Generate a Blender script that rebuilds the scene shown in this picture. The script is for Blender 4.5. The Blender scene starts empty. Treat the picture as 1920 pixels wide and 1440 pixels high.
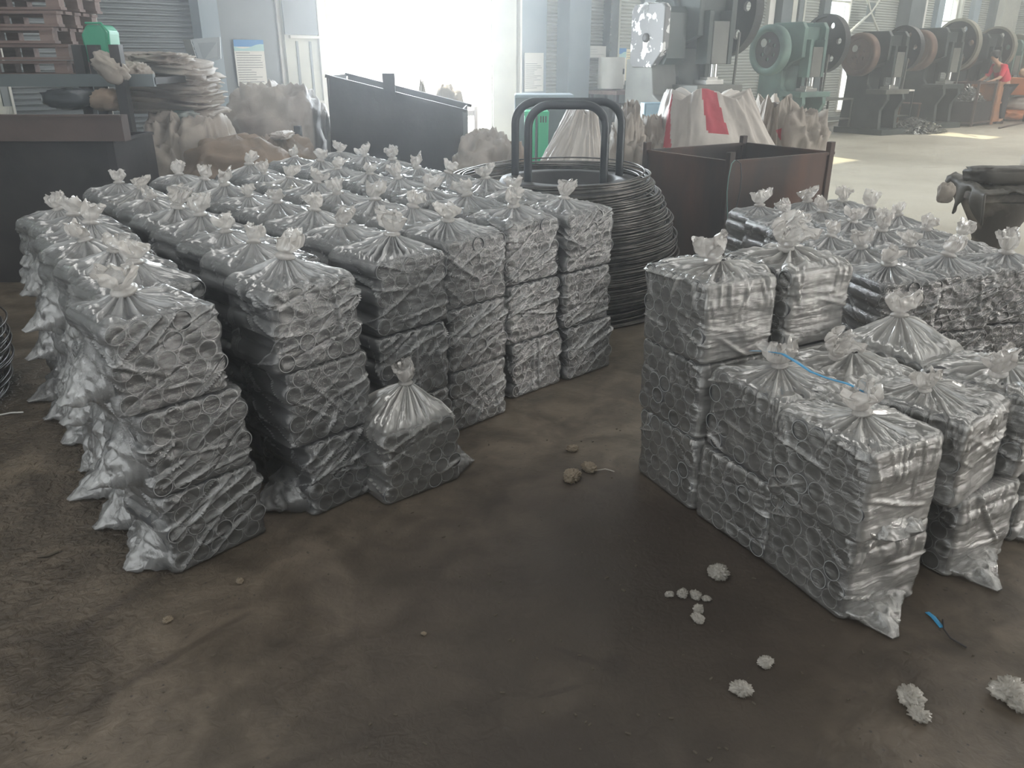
import bpy, math, random
import numpy as np
from mathutils import Vector, Matrix

C = bpy.context.scene.collection
SC = bpy.context.scene
R = math.radians
random.seed(7)

# ------------------------------------------------------------------ camera
F_PX, TH, CH = 1500.0, R(22.1), 1.5
cam_d = bpy.data.cameras.new('camera')
cam_d.sensor_width = 36.0
cam_d.lens = F_PX / 1920 * 36
cam_d.clip_start, cam_d.clip_end = 0.05, 400
cam = bpy.data.objects.new('camera', cam_d)
cam.location = (0, 0, CH)
cam.rotation_euler = (R(90) - TH, 0, 0)
C.objects.link(cam)
SC.camera = cam

# ------------------------------------------------------------------ world, sun, lights, exposure
SC.view_settings.view_transform = 'Standard'
SC.view_settings.look = 'None'
SC.view_settings.gamma = 1.0
SC.view_settings.use_curve_mapping = False
SC.view_settings.exposure = 0.36
SC.cycles.transparent_max_bounces = 16
SC.cycles.max_bounces = 6
SC.cycles.diffuse_bounces = 3
SC.cycles.glossy_bounces = 3
SC.cycles.transmission_bounces = 3
SC.cycles.volume_bounces = 1
SC.cycles.caustics_reflective = False
SC.cycles.caustics_refractive = False

world = bpy.data.worlds.new('world')
SC.world = world
world.use_nodes = True
_bg = world.node_tree.nodes['Background']
_bg.inputs['Color'].default_value = (0.86, 0.94, 1.0, 1)
_bg.inputs['Strength'].default_value = 4.0

WA = math.atan2(0.664, 0.748)                # direction of the long wall
W0 = Vector((-2.68, 11.9)); WD = Vector((0.748, 0.664)); WN = Vector((-0.664, 0.748))
ROOM_L, ROOM_R, ROOM_D, ROOM_H = -9.0, 24.9, 24.0, 7.0


def W(t, dep, z=0.0):
    p = W0 + WD * t - WN * dep
    return Vector((p.x, p.y, z))


def lamp(name, kind, loc, energy, color, **kw):
    d = bpy.data.lights.new(name, kind)
    d.energy = energy
    d.color = color
    for k, v in kw.items():
        setattr(d, k, v)
    o = bpy.data.objects.new(name, d)
    o.location = loc
    C.objects.link(o)
    return o


def aim(o, direction):
    o.rotation_euler = Vector(direction).to_track_quat('-Z', 'Y').to_euler()


sun = lamp('sun', 'SUN', (0, 0, 20), 9.0, (1.0, 0.88, 0.62), angle=R(1.0))
_sd = WD * -0.22 + WN * -0.75
aim(sun, (_sd.x, _sd.y, -0.72))
# added strip lamps under the unseen ceiling, as if from skylights
for _t, _dep, _e, _lx, _ly in ((-5.0, 9.0, 200, 1.4, 16.0), (4.0, 12.0, 235, 1.4, 18.0), (13.0, 11.0, 520, 1.4, 18.0), (20.0, 9.0, 620, 1.4, 16.0)):
    _o = lamp('roof_fill', 'AREA', W(_t, _dep, ROOM_H - 0.12), _e, (1.0, 0.98, 0.94), shape='RECTANGLE', size=_lx, size_y=_ly)
    _o.rotation_euler = (0, 0, WA)
# daylight entering by the open gate, the windows and the gate at the other side of the hall
_o = lamp('gate_daylight', 'AREA', W(1.5, -0.35, 2.2), 520, (0.85, 0.93, 1.0), shape='RECTANGLE', size=2.9, size_y=4.3)
aim(_o, (-WN.x, -WN.y, -0.12))
_o = lamp('far_gate_daylight', 'AREA', W(10, ROOM_D - 0.3, 2.6), 1550, (1.0, 0.97, 0.92), shape='RECTANGLE', size=6, size_y=4.4)
aim(_o, (WN.x, WN.y, -0.05))
_o = lamp('end_wall_fill', 'AREA', W(ROOM_L + 0.3, 10, 2.4), 100, (0.96, 0.98, 1.0), shape='RECTANGLE', size=8, size_y=4.4)  # added fill lamp at the closed, unseen left wall
aim(_o, (WD.x, WD.y, -0.05))


# ------------------------------------------------------------------ helpers
def px_at(x, y, Y):
    """the world point seen at pixel x, y at forward distance Y"""
    dx, dy = (x - 960) / F_PX, (y - 720) / F_PX
    vy = math.cos(TH) - dy * math.sin(TH)
    vz = -math.sin(TH) - dy * math.cos(TH)
    k = Y / vy
    return Vector((dx * k, Y, CH + vz * k))


def px_z(x, y, Z=0.0):
    dx, dy = (x - 960) / F_PX, (y - 720) / F_PX
    vy = math.cos(TH) - dy * math.sin(TH)
    vz = -math.sin(TH) - dy * math.cos(TH)
    k = (Z - CH) / vz
    return Vector((dx * k, vy * k, Z))


def wall_t(x):
    k = (x - 960) / F_PX
    return (2.68 + 11.59 * k) / (0.748 - 0.615 * k)


def tag(o, label=None, cat=None, group=None, kind=None):
    if label: o['label'] = label
    if cat: o['category'] = cat
    if group: o['group'] = group
    if kind: o['kind'] = kind
    return o


def empty(name, loc=(0, 0, 0), rz=0.0, label=None, cat=None, group=None, rx=0.0, ry=0.0):
    o = bpy.data.objects.new(name, None)
    C.objects.link(o)
    o.location = loc
    o.rotation_euler = (rx, ry, rz)
    return tag(o, label, cat, group)


def link(name, me, parent=None, loc=None, rot=None):
    o = bpy.data.objects.new(name, me)
    C.objects.link(o)
    if parent is not None: o.parent = parent
    if loc is not None: o.location = loc
    if rot is not None: o.rotation_euler = rot
    return o


class MB:
    def __init__(self):
        self.v = []; self.f = []; self.m = []; self.s = []

    def add(self, vs, fs, mi=0, smooth=False):
        b = len(self.v)
        self.v.extend([tuple(p) for p in vs])
        for f in fs:
            self.f.append(tuple(i + b for i in f)); self.m.append(mi); self.s.append(smooth)
        return self

    def box(self, c, d, rot=None, mi=0, taper=1.0):
        hx, hy, hz = d[0] / 2, d[1] / 2, d[2] / 2
        vs = []
        for z, k in ((-hz, 1.0), (hz, taper)):
            for x, y in ((-hx, -hy), (hx, -hy), (hx, hy), (-hx, hy)):
                vs.append(Vector((x * k, y * k, z)))
        if rot is not None:
            m = rot if isinstance(rot, Matrix) else Matrix.Rotation(rot, 3, 'Z')
            vs = [m @ v for v in vs]
        c = Vector(c)
        return self.add([v + c for v in vs], [(3, 2, 1, 0), (4, 5, 6, 7), (0, 1, 5, 4), (1, 2, 6, 5), (2, 3, 7, 6), (3, 0, 4, 7)], mi)

    def lathe(self, prof, p0, axis=(0, 0, 1), n=20, mi=0, smooth=True, cap=True):
        ax = Vector(axis).normalized()
        up = Vector((0, 0, 1)) if abs(ax.z) < 0.9 else Vector((1, 0, 0))
        u = ax.cross(up).normalized(); w = ax.cross(u)
        vs = []; fs = []
        for r, h in prof:
            for i in range(n):
                a = 2 * math.pi * i / n
                vs.append(Vector(p0) + ax * h + (u * math.cos(a) + w * math.sin(a)) * r)
        for k in range(len(prof) - 1):
            for i in range(n):
                j = (i + 1) % n
                fs.append((k * n + i, (k + 1) * n + i, (k + 1) * n + j, k * n + j))
        self.add(vs, fs, mi, smooth)
        if cap:
            self.add(vs[:n], [tuple(range(n))], mi)
            self.add(vs[-n:], [tuple(reversed(range(n)))], mi)
        return self

    def bar(self, a, b, r, n=8, mi=0):
        a = Vector(a); b = Vector(b)
        return self.lathe([(r, 0), (r, (b - a).length)], a, b - a, n, mi)

    def beam(self, a, b, w, h, mi=0):
        """square bar between two points"""
        a = Vector(a); b = Vector(b); d = b - a
        q = d.to_track_quat('X', 'Z').to_matrix()
        return self.box((a + b) / 2, (d.length, w, h), q, mi)

    def tube(self, pts, r, n=8, mi=0, closed=False, rs=None):
        pts = [Vector(p) for p in pts]
        N = len(pts); vs = []; fs = []
        prev = None
        for i, p in enumerate(pts):
            if closed: t = pts[(i + 1) % N] - pts[i - 1]
            else: t = pts[min(i + 1, N - 1)] - pts[max(i - 1, 0)]
            t.normalize()
            if prev is None:
                up = Vector((0, 0, 1)) if abs(t.z) < 0.9 else Vector((1, 0, 0))
                u = t.cross(up).normalized()
            else:
                u = (prev - t * prev.dot(t)).normalized()
            prev = u; w = t.cross(u)
            rr = rs[i] if rs else r
            for k in range(n):
                a = 2 * math.pi * k / n
                vs.append(p + (u * math.cos(a) + w * math.sin(a)) * rr)
        last = N if closed else N - 1
        for i in range(last):
            i2 = (i + 1) % N
            for k in range(n):
                k2 = (k + 1) % n
                fs.append((i * n + k, i * n + k2, i2 * n + k2, i2 * n + k))
        self.add(vs, fs, mi, True)
        if not closed:
            self.add(vs[:n], [tuple(reversed(range(n)))], mi)
            self.add(vs[-n:], [tuple(range(n))], mi)
        return self

    def prism(self, poly, thick, frame, mi=0):
        """polygon (2D) extruded; frame = 4x4 matrix, polygon in its XY, thickness along Z (centred)"""
        n = len(poly)
        vs = [frame @ Vector((x, y, -thick / 2)) for x, y in poly] + [frame @ Vector((x, y, thick / 2)) for x, y in poly]
        fs = [tuple(reversed(range(n))), tuple(range(n, 2 * n))]
        fs += [(i, (i + 1) % n, n + (i + 1) % n, n + i) for i in range(n)]
        return self.add(vs, fs, mi)

    def mesh(self, name, mats):
        me = bpy.data.meshes.new(name)
        me.from_pydata(self.v, [], self.f)
        if not isinstance(mats, (list, tuple)): mats = [mats]
        for m in mats: me.materials.append(m)
        me.polygons.foreach_set('material_index', self.m)
        me.polygons.foreach_set('use_smooth', self.s)
        me.update()
        return me

    def build(self, name, mats, parent=None, loc=None, rot=None, bevel=0.0):
        o = link(name, self.mesh(name, mats), parent, loc, rot)
        if bevel:
            b = o.modifiers.new('bevel', 'BEVEL'); b.width = bevel; b.segments = 2; b.limit_method = 'ANGLE'
        return o


def struct(mb, name, mats, parent=None, **kw):
    o = mb.build(name, mats, parent, **kw)
    if parent is None: o['kind'] = 'structure'
    return o


def plate_mesh(name, outlines, thick, mats, bevel=0.0, res=1):
    """flat plate with true holes: outlines = list of closed 2D polylines, first is the rim"""
    cu = bpy.data.curves.new(name, 'CURVE')
    cu.dimensions = '2D'; cu.fill_mode = 'BOTH'; cu.extrude = thick / 2
    cu.bevel_depth = bevel; cu.bevel_resolution = res
    for ol in outlines:
        s = cu.splines.new('POLY'); s.points.add(len(ol) - 1)
        for i, (x, y) in enumerate(ol): s.points[i].co = (x, y, 0, 1)
        s.use_cyclic_u = True
    o = bpy.data.objects.new(name, cu); C.objects.link(o)
    dg = bpy.context.evaluated_depsgraph_get()
    me = bpy.data.meshes.new_from_object(o.evaluated_get(dg))
    me.name = name
    bpy.data.objects.remove(o)
    me.materials.clear()
    me.materials.append(mats)
    for p in me.polygons: p.use_smooth = False; p.material_index = 0
    return me


def circ(cx, cy, r, n=20, a0=0.0):
    return [(cx + r * math.cos(a0 + 2 * math.pi * i / n), cy + r * math.sin(a0 + 2 * math.pi * i / n)) for i in range(n)]


# vectorised value noise
_rs = np.random.RandomState(3)
_perm = _rs.permutation(4096)
_val = _rs.rand(4096) * 2 - 1


def vnoise(x, y, z=0.0):
    x = np.asarray(x, float); y = np.asarray(y, float); z = np.asarray(z, float) + np.zeros_like(x)
    xi = np.floor(x).astype(int); yi = np.floor(y).astype(int); zi = np.floor(z).astype(int)
    fx = x - xi; fy = y - yi; fz = z - zi
    fx = fx * fx * (3 - 2 * fx); fy = fy * fy * (3 - 2 * fy); fz = fz * fz * (3 - 2 * fz)

    def h(a, b, c):
        return _val[_perm[(_perm[(_perm[a & 4095] + b) & 4095] + c) & 4095]]
    r = 0
    for dx in (0, 1):
        for dy in (0, 1):
            for dz in (0, 1):
                w = (fx if dx else 1 - fx) * (fy if dy else 1 - fy) * (fz if dz else 1 - fz)
                r = r + w * h(xi + dx, yi + dy, zi + dz)
    return r


def ridged(x, y, z, oct=3):
    r = 0; a = 1.0; s = 0
    for k in range(oct):
        f = 2.0 ** k
        r = r + a * (1 - 2 * np.abs(vnoise(x * f + 7 * k, y * f, z * f)))
        s += a; a *= 0.5
    return r / s


def grid_mesh(name, P, mats, wrap_u=True, attr=None, uv=None, smooth=True, cap=False):
    """P: (rows, nu, 3). attr: (rows, nu) stored as float attribute 'opac'; uv: (rows, nu, 2)"""
    rows, nu, _ = P.shape
    co = P.reshape(-1, 3)
    r = np.arange(rows - 1)[:, None]; c = np.arange(nu if wrap_u else nu - 1)[None, :]
    c2 = (c + 1) % nu
    f = np.stack([r * nu + c, r * nu + c2, (r + 1) * nu + c2, (r + 1) * nu + c], -1).reshape(-1, 4)
    me = bpy.data.meshes.new(name)
    me.vertices.add(len(co)); me.vertices.foreach_set('co', co.astype(np.float32).ravel())
    me.loops.add(f.size); me.loops.foreach_set('vertex_index', f.astype(np.int32).ravel())
    me.polygons.add(len(f)); me.polygons.foreach_set('loop_start', np.arange(0, f.size, 4, dtype=np.int32))
    try: me.polygons.foreach_set('loop_total', np.full(len(f), 4, dtype=np.int32))
    except Exception: pass
    me.polygons.foreach_set('use_smooth', np.full(len(f), smooth))
    me.update(calc_edges=True)
    if attr is not None:
        a = me.attributes.new('opac', 'FLOAT', 'POINT')
        a.data.foreach_set('value', attr.astype(np.float32).ravel())
    if uv is not None:
        u = me.uv_layers.new(name='UVMap')
        u.data.foreach_set('uv', uv.reshape(-1, 2)[f.ravel()].astype(np.float32).ravel())
    if not isinstance(mats, (list, tuple)): mats = [mats]
    for m in mats: me.materials.append(m)
    me.validate()
    return me


# ------------------------------------------------------------------ materials
def mat(name, c1, c2=None, scale=3.0, rough=0.6, metal=0.0, bump=0.0, bscale=None, detail=6, rough2=None, stretch=None, thresh=(0.35, 0.65), spec=0.5):
    m = bpy.data.materials.new(name); m.use_nodes = True
    nt = m.node_tree; N = nt.nodes; L = nt.links
    b = N['Principled BSDF']
    b.inputs['Base Color'].default_value = (*c1, 1)
    b.inputs['Roughness'].default_value = rough
    b.inputs['Metallic'].default_value = metal
    b.inputs['Specular IOR Level'].default_value = spec
    if c2 is not None or bump:
        tc = N.new('ShaderNodeTexCoord')
        vec = tc.outputs['Object']
        if stretch:
            mp = N.new('ShaderNodeMapping'); mp.inputs['Scale'].default_value = stretch
            L.new(vec, mp.inputs['Vector']); vec = mp.outputs['Vector']
        no = N.new('ShaderNodeTexNoise'); no.inputs['Scale'].default_value = scale; no.inputs['Detail'].default_value = detail
        L.new(vec, no.inputs['Vector'])
    if c2 is not None:
        cr = N.new('ShaderNodeValToRGB')
        cr.color_ramp.elements[0].position = thresh[0]; cr.color_ramp.elements[0].color = (*c1, 1)
        cr.color_ramp.elements[1].position = thresh[1]; cr.color_ramp.elements[1].color = (*c2, 1)
        L.new(no.outputs['Fac'], cr.inputs['Fac']); L.new(cr.outputs['Color'], b.inputs['Base Color'])
    if rough2 is not None:
        mr = N.new('ShaderNodeMapRange'); mr.inputs['From Min'].default_value = 0.35; mr.inputs['From Max'].default_value = 0.65
        mr.inputs['To Min'].default_value = rough; mr.inputs['To Max'].default_value = rough2
        L.new(no.outputs['Fac'], mr.inputs['Value']); L.new(mr.outputs['Result'], b.inputs['Roughness'])
    if bump:
        n2 = N.new('ShaderNodeTexNoise'); n2.inputs['Scale'].default_value = bscale or scale * 4; n2.inputs['Detail'].default_value = 5
        L.new(vec, n2.inputs['Vector'])
        bp = N.new('ShaderNodeBump'); bp.inputs['Strength'].default_value = bump; bp.inputs['Distance'].default_value = 0.02
        L.new(n2.outputs['Fac'], bp.inputs['Height']); L.new(bp.outputs['Normal'], b.inputs['Normal'])
    return m


def film_mat(name, tint=(0.86, 0.87, 0.88), gloss=1.0, base=0.0, rough=0.16):
    m = bpy.data.materials.new(name); m.use_nodes = True
    nt = m.node_tree; N = nt.nodes; L = nt.links
    for n in list(N): N.remove(n)
    out = N.new('ShaderNodeOutputMaterial')
    tr = N.new('ShaderNodeBsdfTransparent'); tr.inputs['Color'].default_value = (0.97, 0.97, 0.97, 1)
    df = N.new('ShaderNodeBsdfDiffuse'); df.inputs['Color'].default_value = (*tint, 1)
    tl = N.new('ShaderNodeBsdfTranslucent'); tl.inputs['Color'].default_value = (*tint, 1)
    mx = N.new('ShaderNodeMixShader'); mx.inputs[0].default_value = 0.42
    L.new(df.outputs[0], mx.inputs[1]); L.new(tl.outputs[0], mx.inputs[2])
    at = N.new('ShaderNodeAttribute'); at.attribute_name = 'opac'
    ad = N.new('ShaderNodeMath'); ad.operation = 'ADD'; ad.inputs[1].default_value = base; ad.use_clamp = True
    L.new(at.outputs['Fac'], ad.inputs[0])
    m1 = N.new('ShaderNodeMixShader'); L.new(ad.outputs[0], m1.inputs[0]); L.new(tr.outputs[0], m1.inputs[1]); L.new(mx.outputs[0], m1.inputs[2])
    gl = N.new('ShaderNodeBsdfGlossy'); gl.inputs['Roughness'].default_value = rough; gl.inputs['Color'].default_value = (1, 1, 1, 1)
    fr = N.new('ShaderNodeFresnel'); fr.inputs['IOR'].default_value = 1.55
    mu = N.new('ShaderNodeMath'); mu.operation = 'MULTIPLY_ADD'; mu.inputs[1].default_value = 0.8 * gloss; mu.inputs[2].default_value = 0.12 * gloss; mu.use_clamp = True
    L.new(fr.outputs[0], mu.inputs[0])
    m2 = N.new('ShaderNodeMixShader'); L.new(mu.outputs[0], m2.inputs[0]); L.new(m1.outputs[0], m2.inputs[1]); L.new(gl.outputs[0], m2.inputs[2])
    L.new(m2.outputs[0], out.inputs[0])
    # crinkle: stretched noise in film coordinates (metres)
    tc = N.new('ShaderNodeUVMap'); tc.uv_map = 'UVMap'
    mp = N.new('ShaderNodeMapping'); mp.inputs['Rotation'].default_value = (0, 0, R(-28)); mp.inputs['Scale'].default_value = (9, 46, 1)
    L.new(tc.outputs[0], mp.inputs['Vector'])
    n1 = N.new('ShaderNodeTexNoise'); n1.inputs['Scale'].default_value = 1.0; n1.inputs['Detail'].default_value = 3.0; n1.inputs['Distortion'].default_value = 0.6
    L.new(mp.outputs[0], n1.inputs['Vector'])
    n2 = N.new('ShaderNodeTexNoise'); n2.inputs['Scale'].default_value = 500; n2.inputs['Detail'].default_value = 1
    L.new(tc.outputs[0], n2.inputs['Vector'])
    b1 = N.new('ShaderNodeBump'); b1.inputs['Strength'].default_value = 0.55; b1.inputs['Distance'].default_value = 0.012
    L.new(n1.outputs['Fac'], b1.inputs['Height'])
    b2 = N.new('ShaderNodeBump'); b2.inputs['Strength'].default_value = 0.8; b2.inputs['Distance'].default_value = 0.0015
    L.new(n2.outputs['Fac'], b2.inputs['Height']); L.new(b1.outputs[0], b2.inputs['Normal'])
    for s in (gl, df): L.new(b2.outputs[0], s.inputs['Normal'])
    L.new(b2.outputs[0], fr.inputs['Normal'])
    return m


M = {}
M['film'] = film_mat('clear_film')
M['film_warm'] = film_mat('clear_film_right', tint=(0.88, 0.86, 0.82), gloss=1.25)
M['knot'] = film_mat('gathered_film', tint=(0.97, 0.92, 0.87), gloss=0.7, rough=0.25)
M['pipe'] = mat('pipe_steel', (0.06, 0.063, 0.07), (0.10, 0.10, 0.105), 6, 0.55, 0.1)
M['pipe_in'] = mat('pipe_bore', (0.03, 0.032, 0.035), None, rough=0.75, spec=0.2)
M['cut'] = mat('cut_end', (0.36, 0.37, 0.37), None, rough=0.4)
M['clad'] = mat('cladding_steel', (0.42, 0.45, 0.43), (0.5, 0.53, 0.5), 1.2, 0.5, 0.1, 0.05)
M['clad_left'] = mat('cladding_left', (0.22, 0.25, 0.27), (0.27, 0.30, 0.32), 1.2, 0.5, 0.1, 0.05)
M['col_dark'] = mat('column_dark', (0.12, 0.15, 0.16), (0.17, 0.20, 0.21), 2, 0.55, 0.1)
M['col_light'] = mat('column_light', (0.62, 0.64, 0.58), (0.52, 0.54, 0.50), 2, 0.6)
M['col_blue'] = mat('column_blue', (0.30, 0.38, 0.44), (0.36, 0.43, 0.48), 2, 0.55)
M['white'] = mat('white_paint', (0.78, 0.78, 0.75), (0.7, 0.7, 0.66), 4, 0.55)
M['paper'] = mat('paper', (0.80, 0.80, 0.76), None, rough=0.7)
M['blue_print'] = mat('blue_print', (0.10, 0.30, 0.62), None, rough=0.6)
M['teal_print'] = mat('teal_print', (0.45, 0.68, 0.68), None, rough=0.6)
M['ink'] = mat('ink', (0.30, 0.31, 0.33), None, rough=0.7)
M['dark_steel'] = mat('dark_steel', (0.025, 0.024, 0.026), (0.05, 0.045, 0.045), 2.5, 0.55, 0.3, 0.15)
M['rust_steel'] = mat('rust_steel', (0.045, 0.038, 0.036), (0.12, 0.06, 0.04), 2.2, 0.6, 0.2, 0.2, thresh=(0.45, 0.7), stretch=(1, 1, 0.35))
M['brown_steel'] = mat('brown_steel', (0.085, 0.06, 0.055), (0.12, 0.085, 0.075), 3, 0.6, 0.1, 0.15)
M['wire'] = mat('wire_steel', (0.075, 0.072, 0.068), (0.17, 0.16, 0.15), 14, 0.33, 0.7)
M['hoop'] = mat('hoop_paint', (0.035, 0.042, 0.05), (0.06, 0.07, 0.08), 5, 0.35, 0.2)
M['press_green'] = mat('press_green', (0.14, 0.24, 0.21), (0.08, 0.13, 0.12), 2.4, 0.45, 0.1, 0.1)
M['press_dark'] = mat('press_dark', (0.022, 0.034, 0.032), (0.05, 0.06, 0.055), 3, 0.42, 0.2, 0.1)
M['press_grey'] = mat('press_grey', (0.16, 0.165, 0.15), (0.09, 0.092, 0.082), 2, 0.55, 0.05, 0.1)
M['wheel'] = mat('wheel_iron', (0.03, 0.032, 0.034), (0.05, 0.05, 0.05), 4, 0.4, 0.4)
M['wheel_rust'] = mat('wheel_rust', (0.10, 0.06, 0.045), (0.16, 0.10, 0.07), 4, 0.5, 0.3)
M['wheel_pale'] = mat('wheel_rim', (0.34, 0.33, 0.28), (0.25, 0.24, 0.2), 6, 0.35, 0.5)
M['chrome'] = mat('bright_steel', (0.6, 0.6, 0.58), None, rough=0.25, metal=0.9)
M['silver_flake'] = mat('peeling_silver', (0.13, 0.13, 0.13), (0.70, 0.70, 0.70), 9.0, 0.5, 0.0, 0.3, bscale=9, thresh=(0.545, 0.57), rough2=0.2)
M['sack'] = mat('woven_sack', (0.44, 0.40, 0.35), (0.30, 0.26, 0.23), 2.2, 0.65, 0, 0.35, bscale=14)
M['sack_brown'] = mat('dusty_sack', (0.30, 0.22, 0.16), (0.19, 0.15, 0.12), 2.6, 0.7, 0, 0.35, bscale=12)
M['sack_white'] = mat('white_sack', (0.62, 0.58, 0.54), (0.44, 0.40, 0.37), 1.6, 0.5, 0, 0.3, bscale=9)
M['sack_red'] = mat('red_stripe', (0.52, 0.07, 0.10), (0.40, 0.06, 0.08), 4, 0.55, 0, 0.2)
M['cardboard'] = mat('brown_cardboard', (0.30, 0.16, 0.09), (0.20, 0.12, 0.08), 3, 0.75)
M['green'] = mat('green_plastic', (0.02, 0.36, 0.20), None, rough=0.4)
M['green_bright'] = mat('green_bin_plastic', (0.02, 0.62, 0.28), None, rough=0.45)  # brighter green than the tub plastic
M['blue_box'] = mat('blue_box', (0.28, 0.42, 0.52), (0.22, 0.34, 0.44), 5, 0.5)
M['wood'] = mat('old_wood', (0.19, 0.13, 0.12), (0.28, 0.20, 0.18), 3, 0.8, 0, 0.2, stretch=(1, 8, 8))
M['tarp'] = mat('dark_tarp', (0.05, 0.047, 0.04), (0.10, 0.092, 0.078), 3, 0.5, 0, 0.3, bscale=12)
M['stump'] = mat('stained_drum', (0.09, 0.08, 0.07), (0.28, 0.25, 0.21), 3.5, 0.7, 0, 0.3, thresh=(0.5, 0.6))
M['orange'] = mat('orange_mesh', (0.62, 0.20, 0.06), (0.5, 0.18, 0.07), 6, 0.6)
M['orange_rust'] = mat('orange_panel', (0.42, 0.20, 0.10), (0.30, 0.15, 0.09), 6, 0.6)
M['red'] = mat('red_cloth', (0.70, 0.03, 0.07), (0.6, 0.03, 0.06), 5, 0.8)
M['trousers'] = mat('dark_cloth', (0.03, 0.03, 0.035), None, rough=0.9)
M['skin'] = mat('skin', (0.50, 0.30, 0.20), None, rough=0.55)
M['hair'] = mat('hair', (0.02, 0.018, 0.016), None, rough=0.6)
M['strap'] = mat('blue_strap', (0.05, 0.30, 0.55), None, rough=0.35)
M['fluff'] = film_mat('white_fluff', tint=(0.80, 0.76, 0.68), gloss=0.35, base=0.42, rough=0.4)
M['scrap'] = mat('scrap_steel', (0.05, 0.055, 0.055), (0.35, 0.35, 0.33), 9, 0.3, 0.7)
M['dirt'] = mat('dirt_crumb', (0.10, 0.085, 0.065), None, rough=0.9)
M['leaf'] = mat('tree_leaf', (0.20, 0.34, 0.10), (0.30, 0.42, 0.16), 3, 0.7)
M['yard'] = mat('yard_concrete', (0.62, 0.60, 0.55), (0.52, 0.50, 0.46), 0.7, 0.8)
M['roof'] = mat('roof_sheet', (0.34, 0.36, 0.36), None, rough=0.6)
M['block'] = mat('blockwork', (0.13, 0.15, 0.15), (0.17, 0.19, 0.19), 2, 0.8)
M['tan'] = mat('tan_cloth', (0.62, 0.42, 0.26), (0.5, 0.34, 0.22), 5, 0.8)


def glass_mat():
    m = bpy.data.materials.new('window_glass'); m.use_nodes = True
    nt = m.node_tree; N = nt.nodes; L = nt.links
    for n in list(N): N.remove(n)
    out = N.new('ShaderNodeOutputMaterial'); tr = N.new('ShaderNodeBsdfTransparent'); tr.inputs[0].default_value = (0.93, 0.95, 0.94, 1)
    gl = N.new('ShaderNodeBsdfGlossy'); gl.inputs['Roughness'].default_value = 0.05
    fr = N.new('ShaderNodeFresnel'); mx = N.new('ShaderNodeMixShader')
    mx.inputs[0].default_value = 0.06; L.new(tr.outputs[0], mx.inputs[1]); L.new(gl.outputs[0], mx.inputs[2]); L.new(mx.outputs[0], out.inputs[0])
    return m


M['glass'] = glass_mat()


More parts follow.
